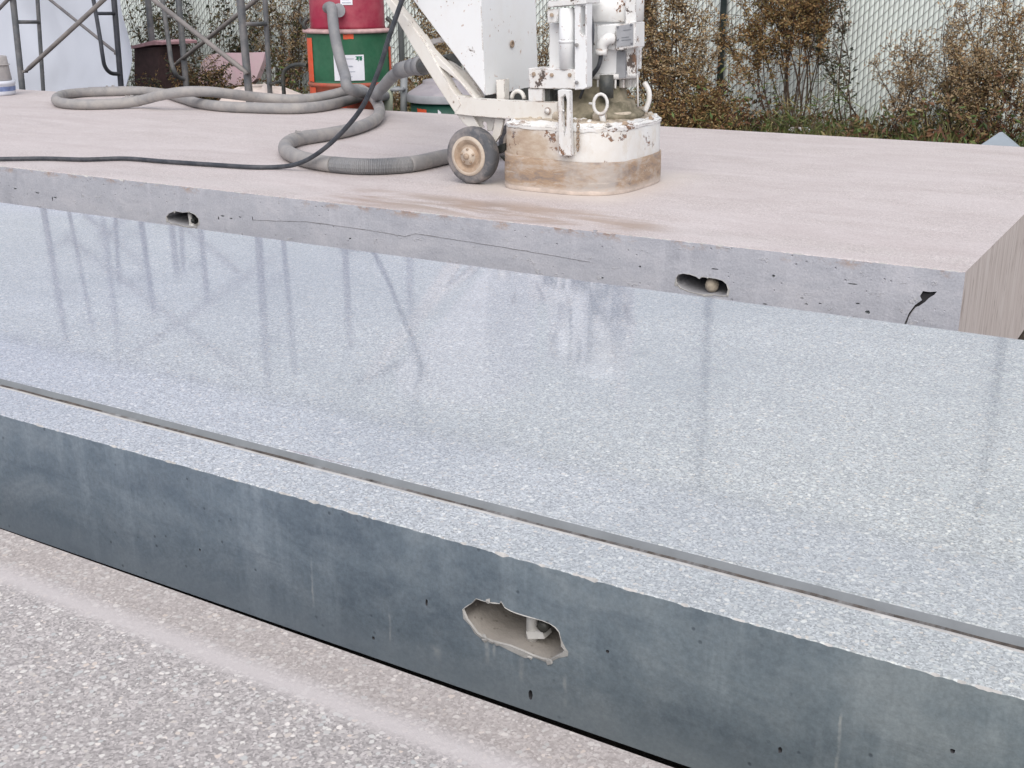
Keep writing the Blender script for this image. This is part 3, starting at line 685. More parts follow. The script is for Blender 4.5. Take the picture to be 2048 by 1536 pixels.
# base rails
mb = MB(); plate(mb, [(910, 190.5), (925, 192), (960, 198), (1010, 201), (1114, 204.5), (1113, 240), (1010, 237), (951, 232.5), (909, 228)], YN, .045)
rail = gpart(mb, 'base_rail', M_ARM, .005)
mb = MB(); q = Vector((0, .42, 0))
mb.prism([aty(x, y, YN)+q for x, y in [(910, 190.5), (960, 198), (1114, 204.5), (1113, 240), (951, 232.5), (909, 228)]], (0, .045, 0)); gpart(mb, 'base_rail', M_ARM, .005)
mb = MB(); mb.lathe([(.011, 0), (.011, .009), (0, .01)], aty(1096, 222, YN), 8, 0, 'Y'); mb.lathe([(.016, 0), (.016, .003)], aty(1096, 222, YN), 14, 0, 'Y')
gpart(mb, 'rail_bolt', M_PAINT2, 0, rail)
# slotted latch bar
LY = 4.035
mb = MB(); plate(mb, [(1115, 181), (1121, 179), (1137, 180), (1140, 182), (1141, 240), (1143, 312), (1118, 311), (1116, 240)], LY, .022, 0, [[(1123, 195), (1130, 189), (1133, 200), (1132, 250), (1129, 268), (1125, 250)]])
latch = gpart(mb, 'latch_bar', M_PAINT2, .003)
mb = MB(); mb.lathe([(.008, 0), (.008, .008), (0, .009)], aty(1127, 222, LY+.012), 10, 0, 'Y'); gpart(mb, 'latch_bolt', M_STEEL, 0, latch)
# lifting eyes
mb = MB(); c = aty(1201, 208, 4.14); P = []
for k in range(21):
    t = 2*math.pi*k/20; P.append(c+Vector((.024*math.cos(t), .012*math.cos(t), .038*math.sin(t))))
mb.tube(P, .0065, 8, 0, False, rad=lambda i: .0065+.0015*nz(i*1.3, 1, 1)); mb.tube([c+Vector((0, .01, -.037)), c+Vector((.004, .03, -.09))], .012, 8)
mb.tube([c+Vector((-.05, 0, 0)), c+Vector((-.024, 0, 0))], .005, 6); gpart(mb, 'lifting_eye', M_PAINT2)
mb = MB(); c = aty(1036, 198, 4.2)
mb.tube([c+Vector((.030*math.cos(t), 0, .032*math.sin(t))) for t in [math.pi*k/10 for k in range(11)]], .009, 8); gpart(mb, 'lifting_eye', M_ARM)
# handle arm with its brace
z3 = lambda L: [(760+x/5.908, y/5.908) for x, y in L]
mb = MB(); plate(mb, z3([(-500, -720), (-400, -720), (135, 0), (290, 180), (470, 420), (680, 770), (850, 1060), (905, 1130), (960, 1240), (890, 1345), (700, 1060), (385, 560), (210, 255), (50, 0)]), YN-.002, .05); arm = gpart(mb, 'handle_arm', M_ARM, .004)
mb = MB(); plate(mb, z3([(470, 415), (490, 405), (600, 585), (870, 860), (1135, 1165), (1100, 1172), (940, 972), (790, 850), (672, 766)]), YN+.004, .04); gpart(mb, 'arm_brace', M_ARM, .003)
mb = MB(); plate(mb, z3([(-300, -520), (-200, -520), (270, 130), (480, 400), (700, 690), (860, 750), (1005, 850), (1100, 960), (1215, 1150), (1140, 1170), (870, 855), (600, 585), (400, 360), (190, 95)]), YN+.10, .02); gpart(mb, 'rear_gusset', M_ARM, .002)
mb = MB(); plate(mb, z3([(555, 470), (700, 440), (735, 500), (590, 525)]), YN+.28, .03); gpart(mb, 'cross_member', M_ARM, .003)
mb = MB(); plate(mb, z3([(-500, -720), (-400, -720), (135, 0), (290, 180), (470, 420), (680, 770), (850, 1060), (905, 1130), (960, 1240), (890, 1345), (700, 1060)]), YN-.002, .05)
mb.v = [(x, y+.42, z) for x, y, z in mb.v]; 
tp = aty(760-500/5.908+8, -720/5.908, YN)
mb = MB(); mb.tube([tp+Vector((0, -.06, .01)), tp+Vector((0, .52, .01))], .016, 12); gpart(mb, 'handle_bar', M_DARKM)
# cabinet (dust hopper / control box) on the frame
P = [aty(x, y, 4.14) for x, y in [(970.5, 191.5), (848, 29), (826, 0), (755, -92), (757, -150), (957, -150), (962, 0), (966, 95)]]
mb = MB(); mb.prism(P, (0, .44, 0)); cab = gpart(mb, 'hopper_cabinet', M_PAINT, .003)
mb = MB(); c = aty(963, 0, 4.14)
cx_ = aty(968, 100, 4.14).x
def front(px, py): return atx(px, py, cx_)
mb = MB(); fpt = front(1024, 88); mb.lathe([(.015, -.001), (.016, .003), (.009, .0035), (.008, -.004), (0, -.004)], fpt, 14, 0, 'X'); gpart(mb, 'knock_out', M_HUB2, 0, cab)
mb = MB(); plate(mb, [(992, 160), (1009, 158), (1009, 200), (993, 201)], 4.20, .04); gpart(mb, 'cabinet_foot', M_ARM, .003)
mb = MB(); plate(mb, [(966, 192), (1050, 176), (1052, 206), (972, 202)], 4.36, .05); gpart(mb, 'cabinet_base', M_DARKM)
# wheels and their bracket
def wheel(Y0, side):
    wx, wz, wr = -2.713, .119, .119
    mb = MB(); pr = [(.062, -.006), (.080, -.004), (.100, -.004), (.110, .000), (wr-.002, .010), (wr, .022), (wr, .044), (wr-.002, .054), (.110, .064), (.062, .064)]
    mb.lathe(pr, (wx, Y0, wz), 48, 0, 'Y', caps=False); mb.v = [(x, 2*Y0-y, z) for x, y, z in mb.v]
    t_ = gpart(mb, 'tyre', M_TYRE)
    mb = MB(); pr = [(0, -.018), (.018, -.017), (.022, -.012), (.036, -.008), (.042, .004), (.050, .006), (.054, -.002), (.060, -.006), (.068, -.010), (.081, -.009), (.083, -.004), (.083, .02)]
    mb.lathe(pr[8:], (wx, Y0, wz), 48, 0, 'Y', caps=False); mb.lathe(pr[3:9], (wx, Y0, wz), 48, 1, 'Y', caps=False); mb.lathe(pr[:4], (wx, Y0, wz), 48, 0, 'Y', caps=False); mb.v = [(x, 2*Y0-y, z) for x, y, z in mb.v]
    r_ = gpart(mb, 'rim', [M_HUB, M_HUB2])
    mb = MB()
    for k in range(5):
        a_ = k*2*math.pi/5+.3; mb.lathe([(.005, 0), (.005, .008), (0, .009)], (wx+.030*math.cos(a_), Y0-.008, wz+.030*math.sin(a_)), 6, 0, 'Y')
    mb.lathe([(.013, 0), (.013, .008), (.006, .012), (0, .0125)], (wx, Y0-.016, wz), 12, 0, 'Y'); gpart(mb, 'hub_nuts', M_HUB2, 0, r_)
wheel(4.088, -1); wheel(4.50, 1)
mb = MB(); mb.tube([(-2.713, 4.10, .119), (-2.713, 4.62, .119)], .012, 10); gpart(mb, 'axle', M_STEEL)
mb = MB(); plate(mb, [(912, 228), (945, 231), (962, 262), (950, 262), (930, 250)], YN+.02, .01)
plate(mb, [(990, 236), (1008, 238), (1000, 270), (990, 285), (984, 275)], YN+.03, .015); plate(mb, [(944, 231), (992, 236), (984, 262), (975, 262), (974, 254), (972, 245), (966, 243), (964, 248), (968, 255), (958, 256)], YN+.05, .008)
gpart(mb, 'wheel_bracket', M_ARM, .002)
mb = MB(); plate(mb, [(995, 292), (1010, 286), (1010, 300), (997, 308)], YN+.06, .03); plate(mb, [(999, 312), (1008, 315), (1008, 322)], YN+.06, .03); gpart(mb, 'hose_spigot', M_DARKM)

# ------------------------------------------------------------------ hoses and cable
HR = .036
def gz(x, y, z=HR): return at(x, y, z)
def lay(pix): return [gz(x, y, z) for x, y, z in pix]
loop = lay([(1040, 285, .05), (990, 300, .045), (930, 309, HR), (890, 314, HR), (830, 327, HR), (780, 332, HR), (720, 333, HR), (650, 327, HR), (600, 316, HR), (573, 302, HR), (574, 288, HR), (596, 278, HR), (640, 271, HR), (690, 262, HR), (732, 249, HR), (756, 233, HR+.005), (758, 214, .05), (745, 194, .075),
            (722, 179, .11), (700, 180, .105), (670, 188, .075), (630, 196, .05), (580, 199, .045), (520, 195, .06), (460, 188, .10), (410, 183, .125), (365, 184, .125), (320, 191, .10), (280, 201, .055), (225, 208, HR), (165, 209, HR), (125, 206, HR), (112, 199, HR), (125, 190, HR), (165, 185, HR), (220, 183, HR), (280, 182, HR), (330, 187, HR), (365, 197, HR), (400, 207, HR), (450, 213, HR), (520, 216, HR), (590, 217, HR), (640, 213, HR), (685, 204, HR), (715, 196, HR), (742, 190, HR), (765, 190, HR)])
S = spline(loop, 8)
# ribbed length roughly between pixel x 700 and 800 of the first stretch
HS = thing('hose', 'long dusty grey vacuum hose looped across the back slab to the grinder', 'hose', loop[0])
i0, i1 = 8*4+2, 8*6+6
mb = MB(); mb.tube(S[:i0+1], HR, 14); mb.tube(S[i1:], HR, 14, rad=lambda i: HR*(1+.02*nz(i*.35, 3, 1))); mb.build('hose_body', M_HOSE, HS)
mb = MB(); Q = []
seg = S[i0:i1+1]
fine = []
for i in range(len(seg)-1):
    for k in range(7): fine.append(seg[i].lerp(seg[i+1], k/7))
mb.tube(fine, HR, 14, rad=lambda i: HR*(1.03 if i % 3 else .93), smooth=False); mb.build('ribbed_section', M_HOSE2, HS)
# torn tape wraps on the hose
for (ia, ib) in ((8*10+5, 8*11+6), (8*28, 8*28+5), (8*34+2, 8*35+4)):
    mb = MB(); mb.tube(S[ia:ib+1], HR*1.06, 14, rad=lambda i: HR*(1.06+.05*nz(i*1.7, ia, 1)))
    for k in range(2):
        p = S[ia+R.randrange(ib-ia)]+Vector((R.uniform(-.02, .02), R.uniform(-.01, .02), HR*1.02)); u_ = R.uniform(.5, 1)
        mb.add([p, p+Vector((.045*u_, .006, .004)), p+Vector((.038*u_, .010, .016*u_)), p+Vector((.018, .008, .010)), p+Vector((.004, .004, .018*u_))], [(0, 1, 2, 3, 4)])
    mb.build('tape_wrap', M_HOSE, HS, fix=False)
# second hose: vacuum inlet down behind the loop and up to the coupling
DX, DY = -5.715, 7.02
V1 = [aty(664, 20, 6.62), aty(668, 60, 6.55), aty(677, 105, 6.5), aty(690, 150, 6.42), aty(700, 178, 6.35), at(716, 197, .05)+Vector((0, .25, 0)), at(735, 196, .06)+Vector((0, .2, 0)),
      aty(752, 190, 6.2), aty(768, 172, 6.1), aty(785, 153, 6.0), aty(805, 140, 5.9), aty(826, 134, 5.8)]
H2 = thing('hose', 'grey hose hanging from the red vacuum, with a cuffed coupling behind the grinder arm', 'hose', V1[0])
mb = MB(); mb.tube(spline([aty(655, 16, 6.72), aty(660, 14, 6.66)]+V1, 8), .038, 14); mb.build('hose_body', M_HOSE2, H2)
mb = MB(); e0, e1 = aty(800, 141, 5.92), aty(826, 134, 5.8); mb.tube([e0, e1], .05, 16); mb.tube([aty(822, 134, 5.8), aty(838, 132, 5.75)], .048, 16); mb.tube([aty(836, 132, 5.75), aty(848, 131, 5.72)], .056, 16)
mb.build('cuff', M_HOSE2, H2)
mb = MB(); mb.tube(spline([aty(846, 132, 5.72), aty(870, 130, 5.5), aty(905, 125, 5.1)], 5), .046, 12); mb.build('pipe_end', M_DARKM, H2)
cab_pts = [at(-60, 318, .012), at(0, 318, .012), at(90, 317, .012), at(170, 319, .012), at(250, 317, .012), at(330, 323, .012), at(420, 329, .012), at(500, 334, .012), at(555, 334, .012), aty(600, 326, 4.02), aty(645, 300, 4.02), aty(690, 258, 4.02), aty(728, 208, 4.03), aty(757, 142, 4.04), aty(778, 75, 4.05), aty(797, 20, 4.06), aty(808, -15, 4.06), aty(815, -70, 4.07), aty(800, -110, 4.1)]
mb = MB(); mb.tube(spline(cab_pts, 8), .0105, 10)
mb.build('power_cable', M_CABLE, label='black power cable lying across the back slab and rising to the grinder handle', category='cable')

# ------------------------------------------------------------------ drums, vacuum, bits beside them
DRM = thing('oil_drum', 'green steel drum with orange stripes and a white label under the red vacuum', 'drum', (DX, DY, GZ))
DR = .305; ZR = .505
mb = MB()
prof = [(DR-.01, ZR-.88), (DR, ZR-.875), (DR, ZR-.59), (DR+.012, ZR-.58), (DR+.012, ZR-.565), (DR, ZR-.555)]
mb.lathe(prof, (DX, DY, 0), 48, 1)
prof = [(DR, ZR-.555), (DR, ZR-.40), (DR+.012, ZR-.39), (DR+.013, ZR-.375), (DR, ZR-.365)]
mb.lathe(prof, (DX, DY, 0), 48, 1, caps=False)
p2 = [(DR, ZR-.365)]
for k in range(12): p2 += [(DR+(.0035 if k % 2 else 0), ZR-.35+k*.025)]
p2 += [(DR, ZR-.03), (DR, ZR-.012), (DR-.02, ZR-.01)]
mb.lathe(p2, (DX, DY, 0), 48, 0)
drum = mb.build('drum_body', [M_GREEN, M_DRUMRED], DRM)
mb = MB(); mb.lathe([(DR+.004, ZR-.02), (DR+.028, ZR-.016), (DR+.030, ZR+.002), (DR+.01, ZR+.010), (DR-.03, ZR+.012)], (DX, DY, 0), 48); mb.build('rim_ring', M_RIMDUST, DRM)
vdir = math.atan2(-DY, -DX)          # angle of the drum wall that faces the yard in front
def wall_patch(mb, a0, a1, z0, z1, r, mi=0, na=8, jit=0):
    for k in range(na):
        b0, b1 = a0+(a1-a0)*k/na, a0+(a1-a0)*(k+1)/na
        j = lambda b: jit*nz(b*9, 2, 1)
        mb.add([(DX+r*math.cos(b0), DY+r*math.sin(b0), z0+j(b0)), (DX+r*math.cos(b1), DY+r*math.sin(b1), z0+j(b1)), (DX+r*math.cos(b1), DY+r*math.sin(b1), z1+j(b1+5)), (DX+r*math.cos(b0), DY+r*math.sin(b0), z1+j(b0+5))], [(0, 1, 2, 3)], mi, True)
for (a0, a1, z0, z1, q, jt) in ((-1.36, -1.02, -.36, -.05, .006, .006), (-1.40, -.98, -.55, -.40, .004, .006), (1.22, 1.5, -.36, -.12, .006, .015), (-.42, -.12, -.55, -.41, .004, .006), (-.12, .12, -.055, -.02, .005, .008)):
    mb = MB(); wall_patch(mb, vdir+a0, vdir+a1, ZR+z0, ZR+z1, DR+q, jit=jt); mb.build('orange_stripe', M_ORANGE, DRM, fix=False)
mb = MB(); wall_patch(mb, vdir-.37, vdir+.34, ZR-.345, ZR-.165, DR+.008); lab = mb.build('paper_label', M_PAPER, DRM, fix=False)
mb = MB()
for (a0, a1, z0) in ((-.12, .10, -.195), (-.10, .06, -.245), (-.02, .08, -.25), (-.05, .12, -.285), (-.1, .05, -.32)):
    wall_patch(mb, vdir+a0, vdir+a1, ZR+z0, ZR+z0+.005, DR+.0095, 0, 4)
for (a0, a1, z0, z1) in ((.14, .30, -.180, -.175), (.16, .22, -.197, -.180), (.23, .29, -.205, -.180), (.19, .21, -.21, -.19), (.25, .30, -.195, -.188), (.14, .19, -.20, -.195)):
    wall_patch(mb, vdir+a0, vdir+a1, ZR+z0, ZR+z1, DR+.0095, 1, 3)
mb.build('label_print', [M_INK, M_EMBL], lab, fix=False)
# red vacuum head clamped on the drum
VAC = thing('vacuum_head', 'red industrial vacuum head with black clamps on top of the green drum', 'vacuum', (DX, DY, ZR))
VR = .275
mb = MB(); mb.lathe([(VR+.004, ZR+.012), (VR, ZR+.03), (VR-.004, ZR+.40), (VR-.02, ZR+.44), (.17, ZR+.47)], (DX, DY, 0), 48); mb.build('vacuum_body', M_RED, VAC)
mb = MB(); mb.lathe([(.17, ZR+.47), (.17, ZR+.60), (.15, ZR+.63), (0, ZR+.64)], (DX, DY, 0), 32); mb.build('motor_cap', M_DARKM, VAC)
for s_ in (-1.30, 1.32):
    a = vdir+s_; d_ = Vector((math.cos(a), math.sin(a), 0)); c = Vector((DX, DY, ZR))+d_*(VR+.02)
    mb = MB(); mb.tube(spline([c+d_*.02+Vector((0, 0, .01)), c+d_*.035+Vector((0, 0, .05)), c+Vector((0, 0, .085))], 5), .016, 8); mb.tube(spline([c+d_*.03+Vector((0, 0, .03)), c+d_*.06+Vector((0, 0, .065)), c+d_*.05+Vector((0, 0, .095))], 5), .010, 8); mb.build('clamp', M_DARKM, VAC)
c = Vector((DX, DY, 0))+Vector((math.cos(vdir-.22), math.sin(vdir-.22), 0))*(VR-.01)
mb = MB(); mb.tube([c+Vector((0, 0, ZR+.145)), c+Vector((math.cos(vdir), math.sin(vdir), 0))*.07+Vector((0, 0, ZR+.14))], .046, 14); mb.build('inlet', M_GREYM, VAC)
def vpatch(mb, a0, a1, z0, z1, r): wall_patch(mb, vdir+a0, vdir+a1, z0, z1, r)
mb = MB(); vpatch(mb, -.16, .15, ZR+.178, ZR+.30, VR+.003); vl = mb.build('paper_label', M_PAPER, VAC, fix=False)
mb = MB()
for k in range(4): wall_patch(mb, vdir-.12, vdir+.11-.05*(k % 2), ZR+.190+k*.022, ZR+.196+k*.022, VR+.0045, 0, 4)
mb.build('label_print', M_INK, vl, fix=False)
# dolly the drum stands on, with its tube handle
DOL = thing('drum_dolly', 'black tube frame drum dolly with a looped handle beside the green drum', 'dolly', (DX, DY, GZ))
mb = MB(); mb.lathe([(.33, GZ+.13), (.33, ZR-.881)], (DX, DY, 0), 32); mb.build('platform', M_DARKM, DOL)
for k in range(4):
    a = .6+k*math.pi/2; mb = MB(); mb.lathe([(.055, -.02), (.06, -.012), (.06, .012), (.055, .02)], (DX+.26*math.cos(a), DY+.26*math.sin(a), GZ+.06), 20, 0, 'Y'); mb.box((DX+.26*math.cos(a), DY+.26*math.sin(a), GZ+.11), (.05, .06, .05)); mb.build('caster', M_DARKM, DOL)
HYY = 6.85
mb = MB(); mb.tube(spline([aty(614, 131, HYY), aty(600, 129, HYY), aty(583, 132, HYY), aty(570, 142, HYY), aty(566, 158, HYY), aty(568, 190, HYY), aty(570, 260, HYY)], 6), .016, 10); mb.tube([aty(566, 162, HYY), aty(540, 168, HYY+.2)], .011, 8); mb.build('handle', M_DARKM, DOL)
# pipe stand between the drums
PS = thing('pipe_stand', 'weathered green and grey pipe stub with a ring standing right of the drum', 'pipe', at(790, 220, -.3))
mb = MB(); mb.tube([aty(776, 172, 6.85), aty(777, 290, 6.85)], .036, 12); mb.build('green_pipe', M_PIPE, PS)
mb = MB(); mb.tube([aty(808, 140, 6.95), aty(807, 290, 6.95)], .026, 12); mb.build('grey_pipe', M_POSTG, PS)
mb = MB(); c = aty(793, 178, 6.9)
mb.tube([c+Vector((.055*math.cos(t), .055*math.sin(t), 0)) for t in [2*math.pi*k/16 for k in range(17)]], .014, 8, 0, False); mb.build('ring', M_POSTG, PS)
# second drum, low, with a dished lid
D2 = aty(899, 190, 7.05); D2 = Vector((D2.x, D2.y, .088))
DD = thing('oil_drum', 'low dark green drum with a dusty grey stepped lid behind the grinder arm', 'drum', (D2.x, D2.y, GZ))
mb = MB(); mb.lathe([(.275, GZ), (.28, GZ+.01), (.28, D2.z-.04)], D2*Vector((1, 1, 0)) if False else (D2.x, D2.y, 0), 48); mb.build('drum_body', M_DGREEN, DD)
mb = MB(); mb.lathe([(.30, D2.z-.06), (.305, D2.z-.05), (.305, D2.z-.012), (.295, D2.z), (.20, D2.z+.055), (.19, D2.z+.06), (.19, D2.z+.08), (.17, D2.z+.086), (0, D2.z+.088)], (D2.x, D2.y, 0), 48); mb.f = mb.f; lid = mb.build('lid', M_LID, DD)
mb = MB(); mb.lathe([(.3065, D2.z-.062), (.3085, D2.z-.055), (.3085, D2.z-.016), (.306, D2.z-.008)], (D2.x, D2.y, 0), 48, caps=False); mb.build('clamp_band', M_GREYM, DD)
mb = MB(); mb.tube(spline([(D2.x+.02, D2.y-.06, D2.z+.085), (D2.x+.03, D2.y-.06, D2.z+.12), (D2.x+.09, D2.y-.03, D2.z+.12), (D2.x+.10, D2.y-.03, D2.z+.085)], 5), .01, 8); mb.build('lid_handle', M_STEEL, lid)
mb = MB(); DXs, DYs = DX, DY; DX, DY = D2.x, D2.y; v2 = math.atan2(-DY, -DX)
wall_patch(mb, v2-.95, v2-.62, D2.z-.20, D2.z-.10, .283, jit=.02); mb.build('orange_mark', M_ORANGE, DD, fix=False)
mb = MB(); wall_patch(mb, v2-.30, v2-.22, D2.z-.16, D2.z-.11, .2835, jit=.03); mb.build('white_scuff', M_PAPER, DD, fix=False); DX, DY = DXs, DYs

# ------------------------------------------------------------------ scaffold tower behind the slab
SCF = thing('scaffold_tower', 'grey tubular scaffold frames with crossed braces behind the back slab, left of the drum', 'scaffold', (-8, 7.4, GZ))
def leg2(p0, p1, Y0, Y1=None, ztop=2.35, zbot=GZ, r=.027, m=None, name='leg'):
    a, b = aty(*p0, Y0), aty(*p1, Y1 or Y0); d = (a-b)/(a.z-b.z)
    mb = MB(); mb.tube([b+d*(zbot-b.z), b, a, b+d*(ztop-b.z)], r, 14); return mb.build(name, m or M_SCAF, SCF)
F1, F2 = 6.75, 7.86
leg2((26, 0), (44, 171), F1); leg2((75, 0), (86, 172), F1+.30, r=.018, name='ladder_tube')
leg2((228, 0), (242, 172), F2, m=M_SCAFD)
def bent(pts, r, m, name='ladder_tube'):
    mb = MB(); mb.tube(spline(pts, 6), r, 12); mb.build(name, m, SCF)
a = aty(187, 0, F2-.25); b = aty(200, 75, F2-.25); d = (a-b)/(a.z-b.z)
bent([b+d*(2.0-b.z), b+d*(1.2-b.z), a, b, aty(205, 110, F2-.25), aty(210, 133, F2-.22), aty(222, 146, F2-.14), aty(240, 148, F2)], .019, M_SCAFD)
def rung(p0, p1, Ya, Yb, r=.014, m=None, more=2, dz=.46):
    A, B = aty(*p0, Ya), aty(*p1, Yb)
    for k in range(0, more+1):
        mb = MB(); mb.tube([A+Vector((0, 0, k*dz)), B+Vector((0, 0, k*dz))], r, 10); mb.build('rung', m or M_SCAF, SCF)
rung((32, 44), (79, 44), F1, F1+.30, .016, more=3); rung((192, 27), (231, 27), F2-.25, F2, .016, M_SCAFD, 3)
leg2((481, 0), (498, 187), F1, r=.030); leg2((530, 0), (540, 187), F1+.30, r=.020, name='ladder_tube'); rung((490, 48), (533, 48), F1, F1+.30, .016, more=3)
leg2((664, 0), (674, 172), F2, m=M_SCAF)
FB = 8.5
leg2((357, 0), (372, 165), FB, r=.030); leg2((296, 0), (304, 82), FB+.7, r=.034)
a = aty(325, 0, FB-.2); b = aty(338, 90, FB-.2); d = (a-b)/(a.z-b.z)
bent([b+d*(2.0-b.z), b+d*(1.2-b.z), a, b, aty(343, 125, FB-.2), aty(350, 145, FB-.18), aty(358, 155, FB-.1), aty(371, 158, FB)], .022, M_SCAF)
rung((330, 33), (360, 33), FB-.2, FB, .018, more=3)
def brace(p0, p1, Y0, Y1, r, m, ext=0.0, flat=True):
    a, b = aty(*p0, Y0), aty(*p1, Y1); d = (b-a).normalized()
    b = b+(b-a)*ext
    mb = MB(); mb.tube([a, a+d*.03, a+d*.06, b], r, 10, rad=lambda i: r*(.75 if i < 2 else 1)); mb.lathe([(.012, -.02), (.012, .03)], a, 8, 0, 'Y'); mb.build('cross_brace', m, SCF)
brace((51, 143), (209, -2), F1-.04, F1-.04, .019, M_BRACE, 1.1); brace((494, 146), (300, -6), F1-.04, F1-.04, .0195, M_BRACE, 1.0)
for dz_ in (.0,):
    for (q0, q1) in (((51, -150), (209, -295)), ((494, -150), (300, -302))): brace(q0, q1, F1-.04, F1-.04, .019, M_BRACE, 1.0)
brace((234, 107), (97, -3), F2+.03, F2+.03, .015, M_BRACED, 1.0); brace((352, 128), (512, 0), FB+.05, F2, .020, M_BRACE, .8); brace((-10, 26), (18, -3), F1-.04, F1-.04, .016, M_BRACED, 6)

# ------------------------------------------------------------------ white tarpaulin sheet hung behind the scaffold
TY = 8.25
TP = []
edge = [(-170, 258), (-120, 258), (-60, 257), (0, 255), (30, 262), (60, 271), (95, 282), (120, 286), (145, 281), (165, 274), (190, 268), (300, 262)]
mb = MB(); nx = 70; V = []
for (ey, ex) in edge:
    for i in range(nx+1):
        t = i/nx; x = -260 + (ex+260)*t
        fold = .035*math.sin(t*9+ey*.004) + .05*nz(t*5, ey*.006, 1) + .02*nz(t*16, ey*.01, 4) + .015*nz(t*40+ey*.02, ey*.02, 7)
        if t > .93: fold -= .12*((t-.93)/.07)**2
        p = aty(x, ey, TY); V.append(p+Vector((0, fold, 0)))
mb.add(V, [(j*(nx+1)+i, j*(nx+1)+i+1, (j+1)*(nx+1)+i+1, (j+1)*(nx+1)+i) for j in range(len(edge)-1) for i in range(nx)], 0, True)
o = mb.build('tarpaulin', M_TARP, label='white plastic tarpaulin hanging in folds behind the scaffold at the left', category='tarpaulin')
md = o.modifiers.new('sub', 'SUBSURF'); md.levels = md.render_levels = 1
md = o.modifiers.new('thick', 'SOLIDIFY'); md.thickness = .003

# small things behind the slab
mb = MB(); c = at(0, 192, 0)
BK = thing('bucket', 'dusty grey pail turned upside down on a white tub at the slab corner', 'bucket', (c.x-.10, c.y+.05, .0))
mb.lathe([(.12, .115), (.125, .12), (.108, .30), (.10, .305), (.0, .305)], (c.x-.10, c.y+.05, 0), 32); mb.lathe([(.127, .235), (.122, .24)], (c.x-.10, c.y+.05, 0), 32); mb.build('pail', M_PAIL, BK)
TB = thing('tub', 'shallow white tub with blue print under the grey pail', 'tub', (c.x-.10, c.y+.05, 0))
mb = MB(); mb.lathe([(.132, .002), (.140, .02), (.142, .085), (.148, .088), (.148, .112), (.135, .114), (0, .114)], (c.x-.10, c.y+.05, 0), 32); mb.build('tub_body', M_TUB, TB)
mb = MB(); mb.lathe([(.1415, .035), (.1435, .07)], (c.x-.10, c.y+.05, 0), 32, caps=False); mb.build('printed_band', M_TUBB, TB)
YB = 9.3
mb = MB(); P = [aty(x, y, YB) for x, y in [(395, 172), (398, 150), (402, 130), (408, 118), (420, 110), (440, 106), (470, 106), (500, 105), (530, 104), (526, 122), (519, 140), (512, 158), (500, 168), (470, 171), (430, 172)]]
mb.prism(P, (.02, .05, 0)); mb.build('foam_board', M_PINK, bevel=.008, label='torn pink board leaning among weeds behind the scaffold', category='board')
mb = MB(); n_ = 20; V = []; c = at(528, 190, -.08); c = aty(530, 205, 7.25)
for j in range(7):
    for i in range(n_):
        a = 2*math.pi*i/n_; ph = j/6*math.pi/2; r = math.cos(ph)**.6*(1+.16*nz(math.cos(a)*2, math.sin(a)*2, j*.3))
        V.append(c+Vector((.62*r*math.cos(a), .32*r*math.sin(a), -.30+.42*math.sin(ph)*(1+.25*nz(math.cos(a)*3, math.sin(a)*3, 4)))))
mb.add(V, [(j*n_+i, j*n_+(i+1) % n_, (j+1)*n_+(i+1) % n_, (j+1)*n_+i) for j in range(6) for i in range(n_)], 0, True); mb.add(V[-n_:], [list(range(n_))], 0, True)
mb.build('plastic_sack', M_SACK, label='cream plastic sack slumped behind the slab, left of the drum', category='sack')
CT = thing('timber_crate', 'dark timber crate with a faded pink plank lid beside the white tarpaulin', 'crate', aty(305, 130, 8.95))
mb = MB(); mb.prism([aty(x, y, 8.95) for x, y in [(268, 95), (318, 93), (316, 185), (316, 215), (268, 215)]], (0, .4, 0)); mb.build('crate_body', M_WOODD, CT, .01)
mb = MB(); mb.prism([aty(x, y, 8.90) for x, y in [(262, 92), (306, 81), (324, 84), (324, 90), (306, 90), (262, 98)]], (0, .5, 0)); mb.build('plank_lid', M_PLANK, CT, .004)
mb = MB(); a = aty(1950, 297, 6.75); b = aty(1999, 264, 6.9); c = aty(2042, 300, 6.8)
mb.prism([a+Vector((0, 0, -.4)), a, b, c, c+Vector((0, 0, -.4))], (.01, .03, 0)); mb.build('paving_sheet', M_STONE, bevel=.003, label='corner of a grey sheet poking up behind the back slab at the right', category='sheet')
mb = MB(); c = at(1585, 262, -.35); 
for k in range(3):
    p = c+Vector((k*.05, .02*k, .0)); mb.lathe([(0, -.03), (.03, -.01), (.035, .012), (.015, .03), (0, .032)], p, 9, wob=lambda a, h: .3*nz(a+k, h*30, k))
mb.build('paper_scrap', M_PAPER, label='crumpled white paper scrap on the soil behind the back slab', category='litter')

# ------------------------------------------------------------------ slatted chain-link fence
FY = 10.5
FX = Vector((1, 0, 0)); FN = Vector((0, 1, 0))
def fp(u, z, d=0.0): return FX*u + FN*(FY+d) + Vector((0, 0, z))
U0, U1, FZ0, FZ1 = -19.0, 4.0, GZ+.04, 4.25
FEN = thing('chain_link_fence', 'tall chain link fence with white privacy slats behind the weeds', 'fence', fp(-5, GZ))
mb = MB(); u = U0; i = 0
while u < U1:
    dz = .02*R.random(); q = .003*nz(u*3, 1, 1); wdt = .0365
    P = [fp(u, FZ0+dz, .004+q), fp(u+wdt*.5, FZ0+dz, -.003+q), fp(u+wdt, FZ0+dz, .004+q)]; T = [fp(u, FZ1-dz, .004-q), fp(u+wdt*.5, FZ1-dz, -.003-q), fp(u+wdt, FZ1-dz, .004-q)]
    mb.add(P+T, [(0, 1, 4, 3), (1, 2, 5, 4)], 0, False); u += .0415; i += 1
mb.build('privacy_slats', M_SLAT, FEN, fix=False)
mb = MB(); wr = .0026
